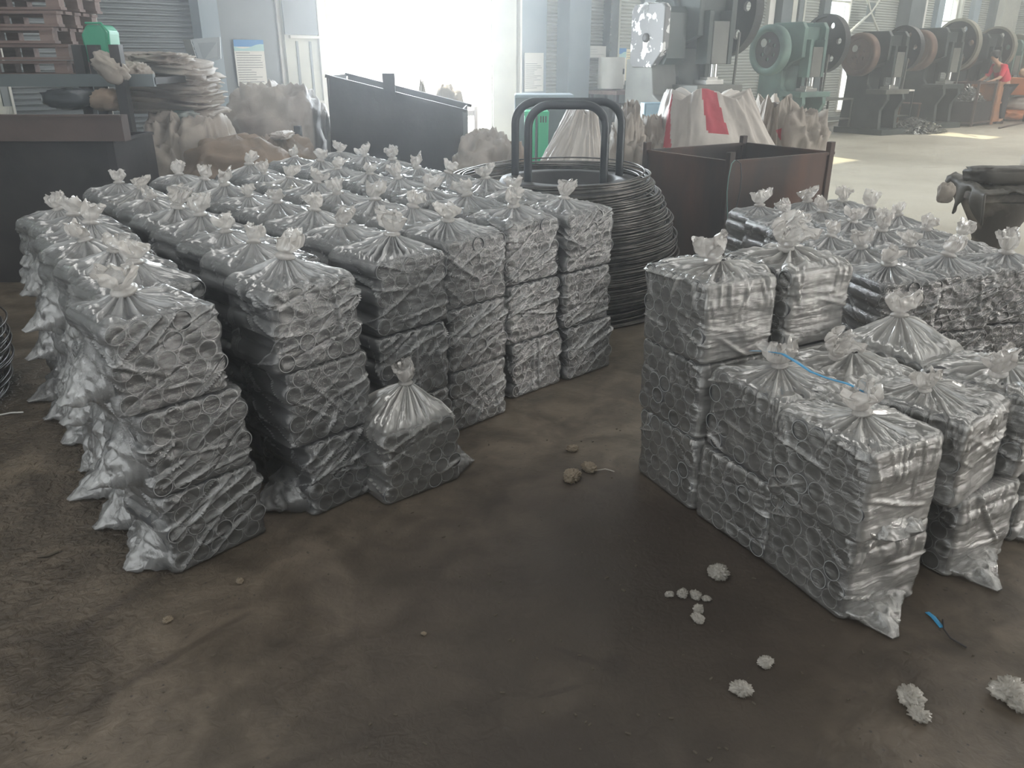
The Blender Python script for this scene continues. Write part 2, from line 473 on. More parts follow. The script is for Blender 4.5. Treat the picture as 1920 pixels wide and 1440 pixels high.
def floor_mat():
    m = bpy.data.materials.new('worn_concrete'); m.use_nodes = True
    nt = m.node_tree; N = nt.nodes; L = nt.links
    b = N['Principled BSDF']
    tc = N.new('ShaderNodeTexCoord')

    def noise(s, d=6, dist=0.0, vec=None, rough=0.5):
        n = N.new('ShaderNodeTexNoise'); n.inputs['Scale'].default_value = s; n.inputs['Detail'].default_value = d
        n.inputs['Distortion'].default_value = dist; n.inputs['Roughness'].default_value = rough
        L.new(vec or tc.outputs['Object'], n.inputs['Vector']); return n.outputs['Fac']

    def ramp(f, a, b_, p0, p1):
        r = N.new('ShaderNodeValToRGB')
        r.color_ramp.elements[0].position = p0; r.color_ramp.elements[0].color = (*a, 1)
        r.color_ramp.elements[1].position = p1; r.color_ramp.elements[1].color = (*b_, 1)
        L.new(f, r.inputs['Fac']); return r.outputs['Color']

    def mix(fac, a, b_, mode='MIX'):
        x = N.new('ShaderNodeMix'); x.data_type = 'RGBA'; x.blend_type = mode
        if isinstance(fac, float): x.inputs[0].default_value = fac
        else: L.new(fac, x.inputs[0])
        L.new(a, x.inputs[6]); L.new(b_, x.inputs[7]); return x.outputs[2]

    def rgb(c):
        r = N.new('ShaderNodeRGB'); r.outputs[0].default_value = (*c, 1); return r.outputs[0]
    base = ramp(noise(0.9, 8, 0.4), (0.104, 0.086, 0.066), (0.190, 0.162, 0.128), 0.35, 0.68)
    blot = ramp(noise(7, 8, 0.8), (0.70, 0.68, 0.66), (1.18, 1.16, 1.14), 0.34, 0.66)
    col = mix(1.0, base, blot, 'MULTIPLY')
    grime = ramp(noise(3.2, 12, 0.9, rough=0.62), (0.62, 0.60, 0.57), (1.14, 1.12, 1.10), 0.38, 0.60)
    col = mix(1.0, col, grime, 'MULTIPLY')
    # far floor under the machines painted paler, standing in for grazing window light
    sx = N.new('ShaderNodeSeparateXYZ'); L.new(tc.outputs['Object'], sx.inputs[0])

    def blob(cx, cy, rx, ry, soft, rot=0.0, nz=0.5, ns=2.0):
        mp = N.new('ShaderNodeMapping'); mp.vector_type = 'TEXTURE'
        mp.inputs['Location'].default_value = (cx, cy, 0); mp.inputs['Rotation'].default_value = (0, 0, rot); mp.inputs['Scale'].default_value = (rx, ry, 1)
        L.new(tc.outputs['Object'], mp.inputs['Vector'])
        ln = N.new('ShaderNodeVectorMath'); ln.operation = 'LENGTH'; L.new(mp.outputs[0], ln.inputs[0])
        ad = N.new('ShaderNodeMath'); ad.operation = 'MULTIPLY_ADD'; ad.inputs[1].default_value = nz
        L.new(noise(ns, 7, 0.5), ad.inputs[0]); L.new(ln.outputs['Value'], ad.inputs[2])
        mr = N.new('ShaderNodeMapRange'); mr.interpolation_type = 'SMOOTHSTEP'
        mr.inputs['From Min'].default_value = 1.0 + nz * 0.5 - soft; mr.inputs['From Max'].default_value = 1.0 + nz * 0.5 + soft
        mr.inputs['To Min'].default_value = 1.0; mr.inputs['To Max'].default_value = 0.0
        L.new(ad.outputs[0], mr.inputs['Value']); return mr.outputs['Result']
    pale = ramp(noise(0.5, 6, 0.6), (0.46, 0.43, 0.355), (0.60, 0.57, 0.48), 0.35, 0.65)
    col = mix(blob(8.5, 12.5, 9.5, 5.8, 0.28, WA, 0.35, 0.4), col, pale)
    # oily stains; the two widest also paint shade onto the middle floor
    oil_shade = rgb((0.035, 0.026, 0.020))
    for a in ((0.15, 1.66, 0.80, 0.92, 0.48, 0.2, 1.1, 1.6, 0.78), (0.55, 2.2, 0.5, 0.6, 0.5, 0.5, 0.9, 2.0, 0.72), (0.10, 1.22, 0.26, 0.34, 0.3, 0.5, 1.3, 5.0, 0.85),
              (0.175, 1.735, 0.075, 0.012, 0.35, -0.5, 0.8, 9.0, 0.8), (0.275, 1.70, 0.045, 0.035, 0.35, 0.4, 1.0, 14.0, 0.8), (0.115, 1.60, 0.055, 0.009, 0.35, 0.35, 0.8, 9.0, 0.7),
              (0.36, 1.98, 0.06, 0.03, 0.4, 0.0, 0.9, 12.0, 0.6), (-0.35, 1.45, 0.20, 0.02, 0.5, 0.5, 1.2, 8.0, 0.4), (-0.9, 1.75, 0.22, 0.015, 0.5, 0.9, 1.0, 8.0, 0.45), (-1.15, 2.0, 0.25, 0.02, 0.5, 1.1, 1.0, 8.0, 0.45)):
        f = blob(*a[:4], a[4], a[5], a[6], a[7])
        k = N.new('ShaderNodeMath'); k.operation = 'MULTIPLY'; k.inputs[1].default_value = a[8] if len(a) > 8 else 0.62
        L.new(f, k.inputs[0]); col = mix(k.outputs[0], col, oil_shade)
    # fine dark specks and scratches
    vo = N.new('ShaderNodeTexVoronoi'); vo.inputs['Scale'].default_value = 26; L.new(tc.outputs['Object'], vo.inputs['Vector'])
    sp = N.new('ShaderNodeMath'); sp.operation = 'LESS_THAN'; sp.inputs[1].default_value = 0.095; L.new(vo.outputs['Distance'], sp.inputs[0])
    col = mix(sp.outputs[0], col, rgb((0.05, 0.042, 0.035)))
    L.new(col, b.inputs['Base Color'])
    mr = N.new('ShaderNodeMapRange'); mr.inputs['From Min'].default_value = 0.3; mr.inputs['From Max'].default_value = 0.7
    mr.inputs['To Min'].default_value = 0.36; mr.inputs['To Max'].default_value = 0.62
    L.new(noise(2.5, 8, 0.5), mr.inputs['Value']); L.new(mr.outputs[0], b.inputs['Roughness'])
    # churned rough patch to the left of the stacks
    rb = blob(-2.35, 2.6, 1.1, 1.5, 0.35, 0.7, 0.6, 1.5)
    bs = N.new('ShaderNodeMath'); bs.operation = 'MULTIPLY_ADD'; bs.inputs[1].default_value = 0.9; bs.inputs[2].default_value = 0.16; L.new(rb, bs.inputs[0])
    bp = N.new('ShaderNodeBump'); bp.inputs['Distance'].default_value = 0.026; L.new(bs.outputs[0], bp.inputs['Strength'])
    L.new(noise(36, 9, 0.8), bp.inputs['Height']); L.new(bp.outputs[0], b.inputs['Normal'])
    return m


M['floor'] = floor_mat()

# ------------------------------------------------------------------ the hall
hall_c = W((ROOM_L + ROOM_R) / 2, ROOM_D / 2)
struct(MB().box((0, 0, -0.1), (ROOM_R - ROOM_L, ROOM_D, 0.2)), 'floor_slab', M['block'], loc=(hall_c.x, hall_c.y, -0.004), rot=(0, 0, WA))
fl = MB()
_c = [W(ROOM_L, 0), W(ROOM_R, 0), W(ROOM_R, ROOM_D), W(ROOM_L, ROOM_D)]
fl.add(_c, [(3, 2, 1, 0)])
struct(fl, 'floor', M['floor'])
struct(MB().box((0, 0, 0.06), (ROOM_R - ROOM_L, ROOM_D, 0.12)), 'ceiling', M['roof'], loc=(hall_c.x, hall_c.y, ROOM_H), rot=(0, 0, WA))


def clad_panel(t0, t1, z0, z1, m, parent, dep=0.0, name='cladding_panel', pitch=0.06, amp=0.016, end=False):
    """sheet with horizontal ribs between t0 and t1 of the long wall"""
    n = max(2, int(round((z1 - z0) / pitch * 6)))
    P = np.zeros((n + 1, 2, 3))
    for i in range(n + 1):
        z = z0 + (z1 - z0) * i / n
        k = (z / pitch) % 1.0
        s = max(-1.0, min(1.0, 1.6 * math.sin(2 * math.pi * k)))
        for j, t in enumerate((t0, t1)):
            p = W(t, dep + amp * s, z) if not end else W(ROOM_R - amp * s, t, z)
            P[i, j] = p
    me = grid_mesh(name, P, m, wrap_u=False, smooth=False)
    return link(name, me, parent)


wall = empty('wall_back'); wall['kind'] = 'structure'
tx = wall_t
WIN = [(tx(1212), tx(1284), 2.12, 4.4), (tx(1519), tx(1562), 2.15, 4.4), (tx(1726), tx(1756), 2.0, 4.4)]
WINL = (-6.2, tx(44), 1.02, 2.1)
LOW = (tx(1561), tx(1581), 0.25, 1.75)
cuts = sorted([(0.0, 3.0, 0.0, 4.4)] + WIN + [WINL] + [LOW])
# cladding laid in bays, split by openings
bays = [ROOM_L, WINL[0], WINL[1], tx(232), tx(430), 0.0, 3.0, tx(1040), tx(1120), tx(1187), WIN[0][1], tx(1425), tx(1508), LOW[0], LOW[1], tx(1650), tx(1716), WIN[2][1], tx(1788), ROOM_R]
edges = sorted(set(bays + [w[0] for w in WIN] + [w[1] for w in WIN]))
for a, b in zip(edges[:-1], edges[1:]):
    mid = (a + b) / 2
    if b - a < 0.02: continue
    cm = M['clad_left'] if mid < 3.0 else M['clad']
    segs = [(0.0, ROOM_H)]
    for (o0, o1, z0, z1) in cuts:
        if o0 - 1e-6 <= mid <= o1 + 1e-6:
            ns = []
            for (s0, s1) in segs:
                if z0 > s0: ns.append((s0, min(z0, s1)))
                if z1 < s1: ns.append((max(z1, s0), s1))
            segs = [q for q in ns if q[1] - q[0] > 0.03]
    for (s0, s1) in segs: clad_panel(a, b, s0, s1, cm, wall)
# outer skin keeps daylight out (same openings), 6 cm behind the sheets
sk = MB()
for a, b in zip(edges[:-1], edges[1:]):
    mid = (a + b) / 2
    segs = [(0.0, ROOM_H)]
    for (o0, o1, z0, z1) in cuts:
        if o0 - 1e-6 <= mid <= o1 + 1e-6:
            ns = []
            for (s0, s1) in segs:
                if z0 > s0: ns.append((s0, min(z0, s1)))
                if z1 < s1: ns.append((max(z1, s0), s1))
            segs = ns
    for s0, s1 in segs:
        if s1 - s0 > 0.02 and b - a > 0.005:
            p = W(mid, -0.09, (s0 + s1) / 2)
            sk.box(p, (b - a, 0.08, s1 - s0), WA)
sk.build('outer_skin', M['roof'], wall)


def wall_box(name, t0, t1, z0, z1, dep0, dep1, m, parent=wall, bevel=0.0):
    c = W((t0 + t1) / 2, (dep0 + dep1) / 2, (z0 + z1) / 2)
    return MB().box(c, (abs(t1 - t0), abs(dep1 - dep0), z1 - z0), WA, 0).build(name, m, parent, bevel=bevel)


# columns and trims, left to right
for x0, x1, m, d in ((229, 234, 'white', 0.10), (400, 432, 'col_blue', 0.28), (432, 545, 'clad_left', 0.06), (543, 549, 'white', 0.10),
                     (910, 952, 'col_light', 0.22), (956, 959, 'white', 0.26), (960, 1018, 'col_blue', 0.05), (1040, 1078, 'col_blue', 0.30),
                     (1078, 1086, 'col_light', 0.10), (1122, 1136, 'col_dark', 0.18), (1136, 1139, 'col_light', 0.19), (1187, 1212, 'col_blue', 0.10),
                     (1411, 1421, 'white', 0.10), (1423, 1441, 'col_dark', 0.25), (1441, 1449, 'col_light', 0.26), (1461, 1469, 'col_dark', 0.15), (1469, 1472, 'col_light', 0.16),
                     (1507, 1519, 'col_dark', 0.14), (1650, 1676, 'col_dark', 0.35), (1676, 1683, 'white', 0.30), (1715, 1726, 'col_blue', 0.14),
                     (1757, 1761, 'col_light', 0.14), (1781, 1792, 'col_blue', 0.14), (1815, 1820, 'col_dark', 0.2), (1820, 1850, 'col_light', 0.38)):
    wall_box('wall_column', tx(x0), tx(x1), 0, ROOM_H, 0, d, M[m])
# bolt rows beside two columns (perforated angle)
for xx in (1121, 1457):
    pl = MB(); t0 = tx(xx)
    for k in range(46):
        pl.lathe([(0.018, -0.004), (0.018, 0.004)], W(t0, 0.205, 0.4 + k * 0.125), (-WN.x, -WN.y, 0), 8)
    o = pl.build('bolt_row', M['chrome'], wall); o['kind'] = 'stuff'
# lower dado of the right part
wall_box('dado', tx(1086), tx(1187), 0, 0.95, 0, 0.12, M['block'])
wall_box('dado', tx(1600), ROOM_R, 0, 0.9, 0, 0.10, M['block'])
# gate leaf slid open at the left of the opening and the gate jambs
gate = empty('door_1'); gate['kind'] = 'structure'
wall_box('door_leaf', tx(549), -0.02, 0.05, 4.3, 0.10, 0.16, M['col_light'], gate)
for k, xx in enumerate((567, 590)):
    wall_box('leaf_seam', tx(xx), tx(xx) + 0.03, 0.3, 1.72, 0.16, 0.175, M['clad_left'], gate)
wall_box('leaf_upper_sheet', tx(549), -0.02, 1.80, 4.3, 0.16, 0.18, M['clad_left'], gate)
wall_box('leaf_rail', tx(556), -0.04, 1.755, 1.79, 0.16, 0.21, M['white'], gate)
wall_box('leaf_rail', tx(556), -0.04, 0.92, 0.97, 0.16, 0.19, M['white'], gate)
wall_box('door_jamb', -0.06, 0.06, 0, 4.4, -0.14, 0.2, M['white'], gate)
wall_box('door_jamb', 2.96, 3.06, 0, 4.4, -0.14, 0.2, M['col_light'], gate)
wall_box('door_header', -0.1, 3.1, 4.35, 4.6, -0.14, 0.2, M['col_light'], gate)
# windows
for k, (a, b, z0, z1) in enumerate(WIN + [WINL, LOW]):
    wo = empty('window_%d' % (k + 1)); wo['kind'] = 'structure'
    fw = 0.05
    for n_, box in (('frame', (a, a + fw, z0, z1)), ('frame', (b - fw, b, z0, z1)), ('frame', (a, b, z0, z0 + fw)), ('frame', (a, b, z1 - fw, z1))):
        wall_box(n_, box[0], box[1], box[2], box[3], -0.08, 0.05, M['white' if k != 3 else 'col_light'], wo)
    if k < 3:
        zz = z0 + (0.22, 0.62, 0.50)[k]
        wall_box('glazing_bar', a, b, zz, zz + 0.035, -0.05, 0.03, M['col_light'], wo)
        if k == 2: wall_box('glazing_bar', a, b, zz + 0.6, zz + 0.635, -0.05, 0.03, M['col_light'], wo)
    c = W((a + b) / 2, -0.02, (z0 + z1) / 2)
    if k != 4:
        MB().box(c, (b - a, 0.006, z1 - z0), WA).build('pane', M['glass'], wo)
wall_box('window_apron', -6.3, tx(62), 0.80, 1.02, 0, 0.05, M['col_light'])
wall_box('window_apron', tx(46), tx(66), 0.80, 2.1, 0, 0.05, M['clad_left'])
wall_box('window_apron', tx(60), tx(64), 0.80, 2.1, 0.05, 0.08, M['white'])
# X brace in front of the second window
br = empty('trim_1'); br['kind'] = 'structure'
pc = W(tx(1572), 0.42, 2.55)
for (xa, za) in ((1528, 1.95), (1610, 1.75), (1535, 3.6), (1612, 3.5)):
    MB().bar(W(tx(xa), 0.42, za), pc, 0.03, 8).build('brace_rod', M['col_light'], br)
MB().box(pc, (0.42, 0.02, 0.42), WA).build('gusset_plate', M['col_dark'], br)

# end wall on the right
ew = empty('wall_right'); ew['kind'] = 'structure'
for d0, d1 in ((0.0, 1.9), (1.9, 5.5), (5.5, 10.0), (10.0, ROOM_D)):
    clad_panel(d0, d1, 1.9, ROOM_H, M['clad'], ew, end=True)
for d0, d1, z0, z1, th, nm in ((0, ROOM_D, 0, 1.9, 0.12, 'dado'), (1.85, 2.0, 0, ROOM_H, 0.12, 'wall_column'), (5.4, 5.6, 0, ROOM_H, 0.2, 'wall_column')):
    c = W(ROOM_R - th / 2, (d0 + d1) / 2, (z0 + z1) / 2)
    MB().box(c, (th, d1 - d0, z1 - z0), WA).build(nm, M['block' if nm == 'dado' else 'col_light'], ew)
c = W(ROOM_R + 0.1, ROOM_D / 2, ROOM_H / 2)
MB().box(c, (0.12, ROOM_D, ROOM_H), WA).build('outer_skin', M['roof'], ew)
# remaining two walls, out of view
c = W(ROOM_L - 0.1, ROOM_D / 2, ROOM_H / 2)
struct(MB().box(c, (0.12, ROOM_D, ROOM_H), WA), 'wall_left', M['clad'])
c = W((ROOM_L + ROOM_R) / 2, ROOM_D + 0.1, ROOM_H / 2)
struct(MB().box(c, (ROOM_R - ROOM_L, 0.12, ROOM_H), WA), 'wall_front', M['clad'])

# ------------------------------------------------------------------ yard outside
yd = MB().box((0, 0, -0.1), (90, 60, 0.2))
yc = W(8, -30.2)
struct(yd, 'ground_yard', M['yard'], loc=(yc.x, yc.y, -0.02), rot=(0, 0, WA))


def blob_mesh(name, size, seed, m, nu=48, nv=28, fold=0.25, freq=2.2, flat=0.35, gather=None, attr=None, sq=2.6):
    """crumpled lumpy body: superellipsoid with ridged folds; z from 0 to size.z"""
    u = np.linspace(0, 2 * math.pi, nu, endpoint=False)[None, :]
    v = np.linspace(-math.pi / 2, math.pi / 2, nv)[:, None]

    def se(a, e): return np.sign(a) * np.abs(a) ** e
    e = 2.0 / sq
    x = se(np.cos(v), e) * se(np.cos(u), e); y = se(np.cos(v), e) * se(np.sin(u), e); z = se(np.sin(v), e) + 0 * u
    s = seed * 13.7
    rn = ridged(x * freq + s, y * freq + s * 0.7, z * freq * 1.6, 4)
    lo = vnoise(x * 1.1 + s, y * 1.1, z * 1.1 + s)
    k = 1 + fold * (rn - 0.3) + 0.22 * lo
    P = np.stack([x * k * size[0] / 2, y * k * size[1] / 2, (z * k * 0.5 + 0.5) * size[2]], -1)
    if gather:
        t = np.clip((P[..., 2] / size[2] - 0.55) / 0.45, 0, 1) ** 1.3
        g = 1 - t * gather
        pl = 1 + 0.16 * t * np.sin(u * 11 + s)
        P[..., 0] *= g * pl; P[..., 1] *= g * pl
    P[..., 2] = np.maximum(P[..., 2], 0.0)
    return grid_mesh(name, P, m)


for k, (t, dep, s) in enumerate(((3.4, -16, 5.0), (5.6, -27, 7), (-4.0, -34, 8), (18, -26, 9))):
    p = W(t, dep)
    tr = empty('yard_tree', (p.x, p.y, 0), 0, ['round pale tree beyond the open gate beside its right jamb', 'bushy tree further off beyond the open gate', 'wide tree far behind the gate opening', 'large tree outside behind the right windows'][k], 'tree')
    MB().lathe([(0.16, 0), (0.12, s * 0.5)], (0, 0, 0), n=8).build('trunk', M['wood'], tr)
    cr = link('crown', blob_mesh('crown', (s * 0.8, s * 0.8, s * 0.7), k + 3, M['leaf'], 40, 24, 0.5, 3), tr, loc=(0, 0, s * 0.28))

# ------------------------------------------------------------------ bagged pipe bundles
PR = 0.0308          # pipe radius
ROWH = PR * 1.70
NROW, NCOL = 5, 5
BAG_H = NROW * ROWH + 0.012
HX, HY = 0.174, 0.152


def pipe_layout(seed):
    rnd = random.Random(seed)
    out = []
    for k in range(NROW):
        sh = (0.0130 if (k + seed) % 2 else -0.0130) + rnd.uniform(-.003, .003)
        for i in range(NCOL):
            out.append(((i - 2) * PR * 2.02 + sh + rnd.uniform(-.003, .003), rnd.uniform(-0.012, 0.004), PR + k * ROWH + 0.004 + rnd.uniform(-.003, .003) * (k > 0)))
    return out


def pipe_mb(mb, x, y, z, L, n=18, hi=True):
    ro, ri = PR * 0.985, PR * 0.985 - 0.0026
    prof_o = []
    A = [2 * math.pi * i / n for i in range(n)]
    rings = [(ro, -L / 2), (ro, L / 2), (ri, L / 2), (ri, -L / 2)]
    vs = [(x + r * math.cos(a), y + h, z + r * math.sin(a)) for r, h in rings for a in A]
    fo, fc, fi = [], [], []
    for i in range(n):
        j = (i + 1) % n
        fo.append((i, j, n + j, n + i))
        fc.append((n + i, n + j, 2 * n + j, 2 * n + i))
        fi.append((2 * n + i, 2 * n + j, 3 * n + j, 3 * n + i))
        fc.append((3 * n + i, 3 * n + j, j, i))
    b = len(mb.v); mb.v.extend(vs)
    for fs, mi, sm in ((fo, 0, True), (fc, 1, False), (fi, 2, True)):
        for f in fs:
            mb.f.append(tuple(q + b for q in f)); mb.m.append(mi); mb.s.append(sm)


_pm = MB(); pipe_mb(_pm, 0, 0, 0, 2 * HY - 0.02)
PIPE_ME = _pm.mesh('pipe', [M['pipe'], M['cut'], M['pipe_in']])
STUFF_ME = []
for s in range(2):
    _pm = MB()
    for (x, y, z) in pipe_layout(s): pipe_mb(_pm, x, y, z, 2 * HY - 0.02, n=12)
    STUFF_ME.append(_pm.mesh('pipes', [M['pipe'], M['cut'], M['pipe_in']]))


def rr(nu, hx, hy, r):
    """points on a rounded rectangle, evenly by length; returns x, y, nx, ny, s"""
    per = 4 * (hx - r) + 4 * (hy - r) + 2 * math.pi * r
    s = np.linspace(0, per, nu, endpoint=False)
    X = np.zeros(nu); Y = np.zeros(nu); NX = np.zeros(nu); NY = np.zeros(nu)
    segs = [('l', (-hx + r, -hy), (1, 0), 2 * (hx - r), (0, -1)), ('a', (hx - r, -hy + r), -90, math.pi * r / 2),
            ('l', (hx, -hy + r), (0, 1), 2 * (hy - r), (1, 0)), ('a', (hx - r, hy - r), 0, math.pi * r / 2),
            ('l', (hx - r, hy), (-1, 0), 2 * (hx - r), (0, 1)), ('a', (-hx + r, hy - r), 90, math.pi * r / 2),
            ('l', (-hx, hy - r), (0, -1), 2 * (hy - r), (-1, 0)), ('a', (-hx + r, -hy + r), 180, math.pi * r / 2)]
    for i, q in enumerate(s):
        for g in segs:
            if q <= g[3] + 1e-9: break
            q -= g[3]
        if g[0] == 'l':
            X[i] = g[1][0] + g[2][0] * q; Y[i] = g[1][1] + g[2][1] * q; NX[i], NY[i] = g[4]
        else:
            a = R(g[2]) + q / r
            NX[i], NY[i] = math.cos(a), math.sin(a)
            X[i] = g[1][0] + r * NX[i]; Y[i] = g[1][1] + r * NY[i]
    return X, Y, NX, NY, s, per


def film_mesh(name, seed, m, scal=0.5, ring=0.30, vfold=0, sideop=0.08, hi=True, topped=True, lean=(0.0, 0.0), tent=0.045, tpow=2.0, opac=0.20, nfold=46, sag=0.0, fang=28, neck_r=0.016):
    rnd = np.random.RandomState(seed * 17 + 5)
    nu = 184 if hi else 96
    nz = 52 if hi else 26
    nt = 26 if hi else 16
    hx, hy = HX, HY
    X, Y, NX, NY, S, per = rr(nu, hx, hy, 0.026)
    H = BAG_H
    zs = np.concatenate([[0.0, 0.0, 0.002], np.linspace(0.006, H - 0.004, nz)])
    sc = np.concatenate([[0.2, 0.93, 0.975], np.ones(nz)])
    sc[3] = 0.99; sc[-1] = 0.975; sc[-2] = 0.99
    Z = zs[:, None] + 0 * X[None, :]
    # side scallops of the outer pipes
    zk = PR + np.arange(NROW) * ROWH + 0.004
    ext = {}
    for sg in (1, -1):
        e = np.full(len(zs), -1.0)
        for k in range(NROW):
            sh = (0.0130 if (k + seed) % 2 else -0.0130) * sg
            d = np.clip(1 - ((zs - zk[k]) / PR) ** 2, 0, 1)
            e = np.maximum(e, sh + 2 * PR * 2.03 + PR * np.sqrt(d) + 0.003)
        e = scal * e + (1 - scal) * (hx - 0.001)
        ext[sg] = e - hx
    D = np.zeros((len(zs), nu))
    D += np.clip(NX, 0, 1)[None, :] * ext[1][:, None] + np.clip(-NX, 0, 1)[None, :] * ext[-1][:, None]
    D[:3] *= 0.3
    O = np.full((len(zs), nu), opac)
    # film pulled in a little around each pipe end on the two ring faces
    lay = pipe_layout(seed)
    for sgn, mask in ((-1, NY < -0.9), (1, NY > 0.9)):
        idx = np.where(mask)[0]
        xx = X[idx][None, :]; zz = Z[:, idx]
        best = np.full(zz.shape, 9.0)
        for (px, py, pz) in lay: best = np.minimum(best, np.hypot(xx - px, zz - pz))
        D[:, idx] += -0.0055 * np.clip((best - PR) / 0.008, 0, 1) - 0.0035 * np.clip((PR * 0.9 - best) / PR, 0, 1)
        O[:, idx] += ring * np.exp(-((best - PR * 0.97) / 0.0022) ** 2) * np.clip(0.5 + 0.9 * vnoise(xx * 18 + seed, zz * 18), 0, 1)
        O[:, idx] += 0.10 * np.clip(vnoise(xx * 9 + seed, zz * 12) + 0.1, 0, 1)
    O += sideop * np.clip(np.abs(NX) - 0.2, 0, 1)[None, :] * (1 + 0.6 * vnoise(Y[None, :] * 20 + 0 * Z, Z * 22, seed))
    # creases
    S2 = S[None, :] + 0 * Z
    for k in range(nfold):
        s0 = rnd.rand() * per; z0 = rnd.rand() * H * 1.1
        fa = R(fang + rnd.randn() * 13) if rnd.rand() < 0.8 else R(rnd.rand() * 180)
        if (s0 > per / 2): fa = -fa
        L = 0.04 + 0.16 * rnd.rand() ** 1.5; w = 0.0026 + 0.0034 * rnd.rand(); a = (0.004 + 0.008 * rnd.rand()) * (1 if rnd.rand() < 0.8 else -0.7)
        if k < vfold:
            fa = R(90 + rnd.randn() * 14); z0 = H - 0.03 * rnd.rand(); L = 0.05 + 0.06 * rnd.rand(); a = 0.007; w = 0.005
        ds = (S2 - s0 + per / 2) % per - per / 2; dz = Z - z0
        al = ds * math.cos(fa) + dz * math.sin(fa); pe = -ds * math.sin(fa) + dz * math.cos(fa)
        pe = pe + 0.02 * np.sin(al * 14 + k) * 0.3
        g = np.exp(-(pe / w) ** 2) * np.exp(-(al / L) ** 4)
        D += a * g
        O += 0.42 * np.exp(-(pe / (w * 0.5)) ** 2) * np.exp(-(al / L) ** 4)
    D += 0.004 * vnoise(S2 * 16 + seed, Z * 16) + 0.0015 * ridged(S2 * 40, Z * 60 + S2 * 25, seed, 2)
    edge = np.clip(Z / 0.02, 0, 1)
    D *= edge
    Px = X[None, :] * sc[:, None] + NX[None, :] * D
    Py = Y[None, :] * sc[:, None] + NY[None, :] * D
    U = np.stack([S2 / 1.0, Z], -1)
    Pz = Z.copy()
    # top
    th = np.arctan2(Y, X)
    if topped:
        t = np.linspace(0, 1, nt + 1)[1:]
        pleat = np.zeros(nu)
        for k in range(9):
            q = rnd.randint(9, 34); pleat += np.sin(q * th + rnd.rand() * 6.28) * rnd.rand()
        pleat /= 2.2
        T = t[:, None]
        nx0 = lean[0]; ny0 = lean[1]
        sx = Px[-1][None, :] * (1 - T) + (nx0 + neck_r * np.cos(th))[None, :] * T
        sy = Py[-1][None, :] * (1 - T) + (ny0 + neck_r * np.sin(th))[None, :] * T
        env = np.sin(np.pi * np.clip(T, 0, 1) ** 0.7) ** 0.8
        wob = vnoise(sx * 14 + seed, sy * 14)
        # upper row of pipes pressing through the film
        hump = 0.0
        for i in range(NCOL):
            sh = 0.0130 if (NROW - 1 + seed) % 2 else -0.0130
            hump = hump + np.exp(-((sx - (i - 2) * PR * 2.03 - sh) / 0.016) ** 2)
        sz = H - 0.002 + tent * T ** tpow + 0.014 * env * pleat[None, :] * (0.45 + T) + 0.010 * env * wob + 0.006 * hump * (1 - T) * env + 0.006 * env * ridged(sx * 22 + seed, sy * 9, 0.0, 3)
        sz = sz + 0.009 * np.minimum(1, T * 8) * (1 - T)
        ot = opac + (0.22 + 0.16 * pleat[None, :]) * T ** 0.8 + 0.04 + 0.45 * np.clip(pleat[None, :] - 0.15, 0, 1) * env + 0.22 * np.clip(wob, 0, 1)
        Px = np.vstack([Px, sx]); Py = np.vstack([Py, sy]); Pz = np.vstack([Pz, sz]); O = np.vstack([O, ot])
        tu = np.stack([np.tile(th[None, :] * 0.10, (nt, 1)), H + T * 0.02 + 0 * sx], -1)
        U = np.vstack([U, tu])
    else:
        t = np.array([0.25, 0.6, 0.98])[:, None]
        sx = Px[-1][None, :] * (1 - t); sy = Py[-1][None, :] * (1 - t)
        Px = np.vstack([Px, sx]); Py = np.vstack([Py, sy]); Pz = np.vstack([Pz, H + 0.002 * vnoise(sx * 20, sy * 20)])
        O = np.vstack([O, np.full((3, nu), opac + 0.1)]); U = np.vstack([U, np.stack([sx, sy], -1)])
    return grid_mesh(name, np.stack([Px, Py, Pz], -1), m, attr=np.clip(O, 0.05, 0.93), uv=U)


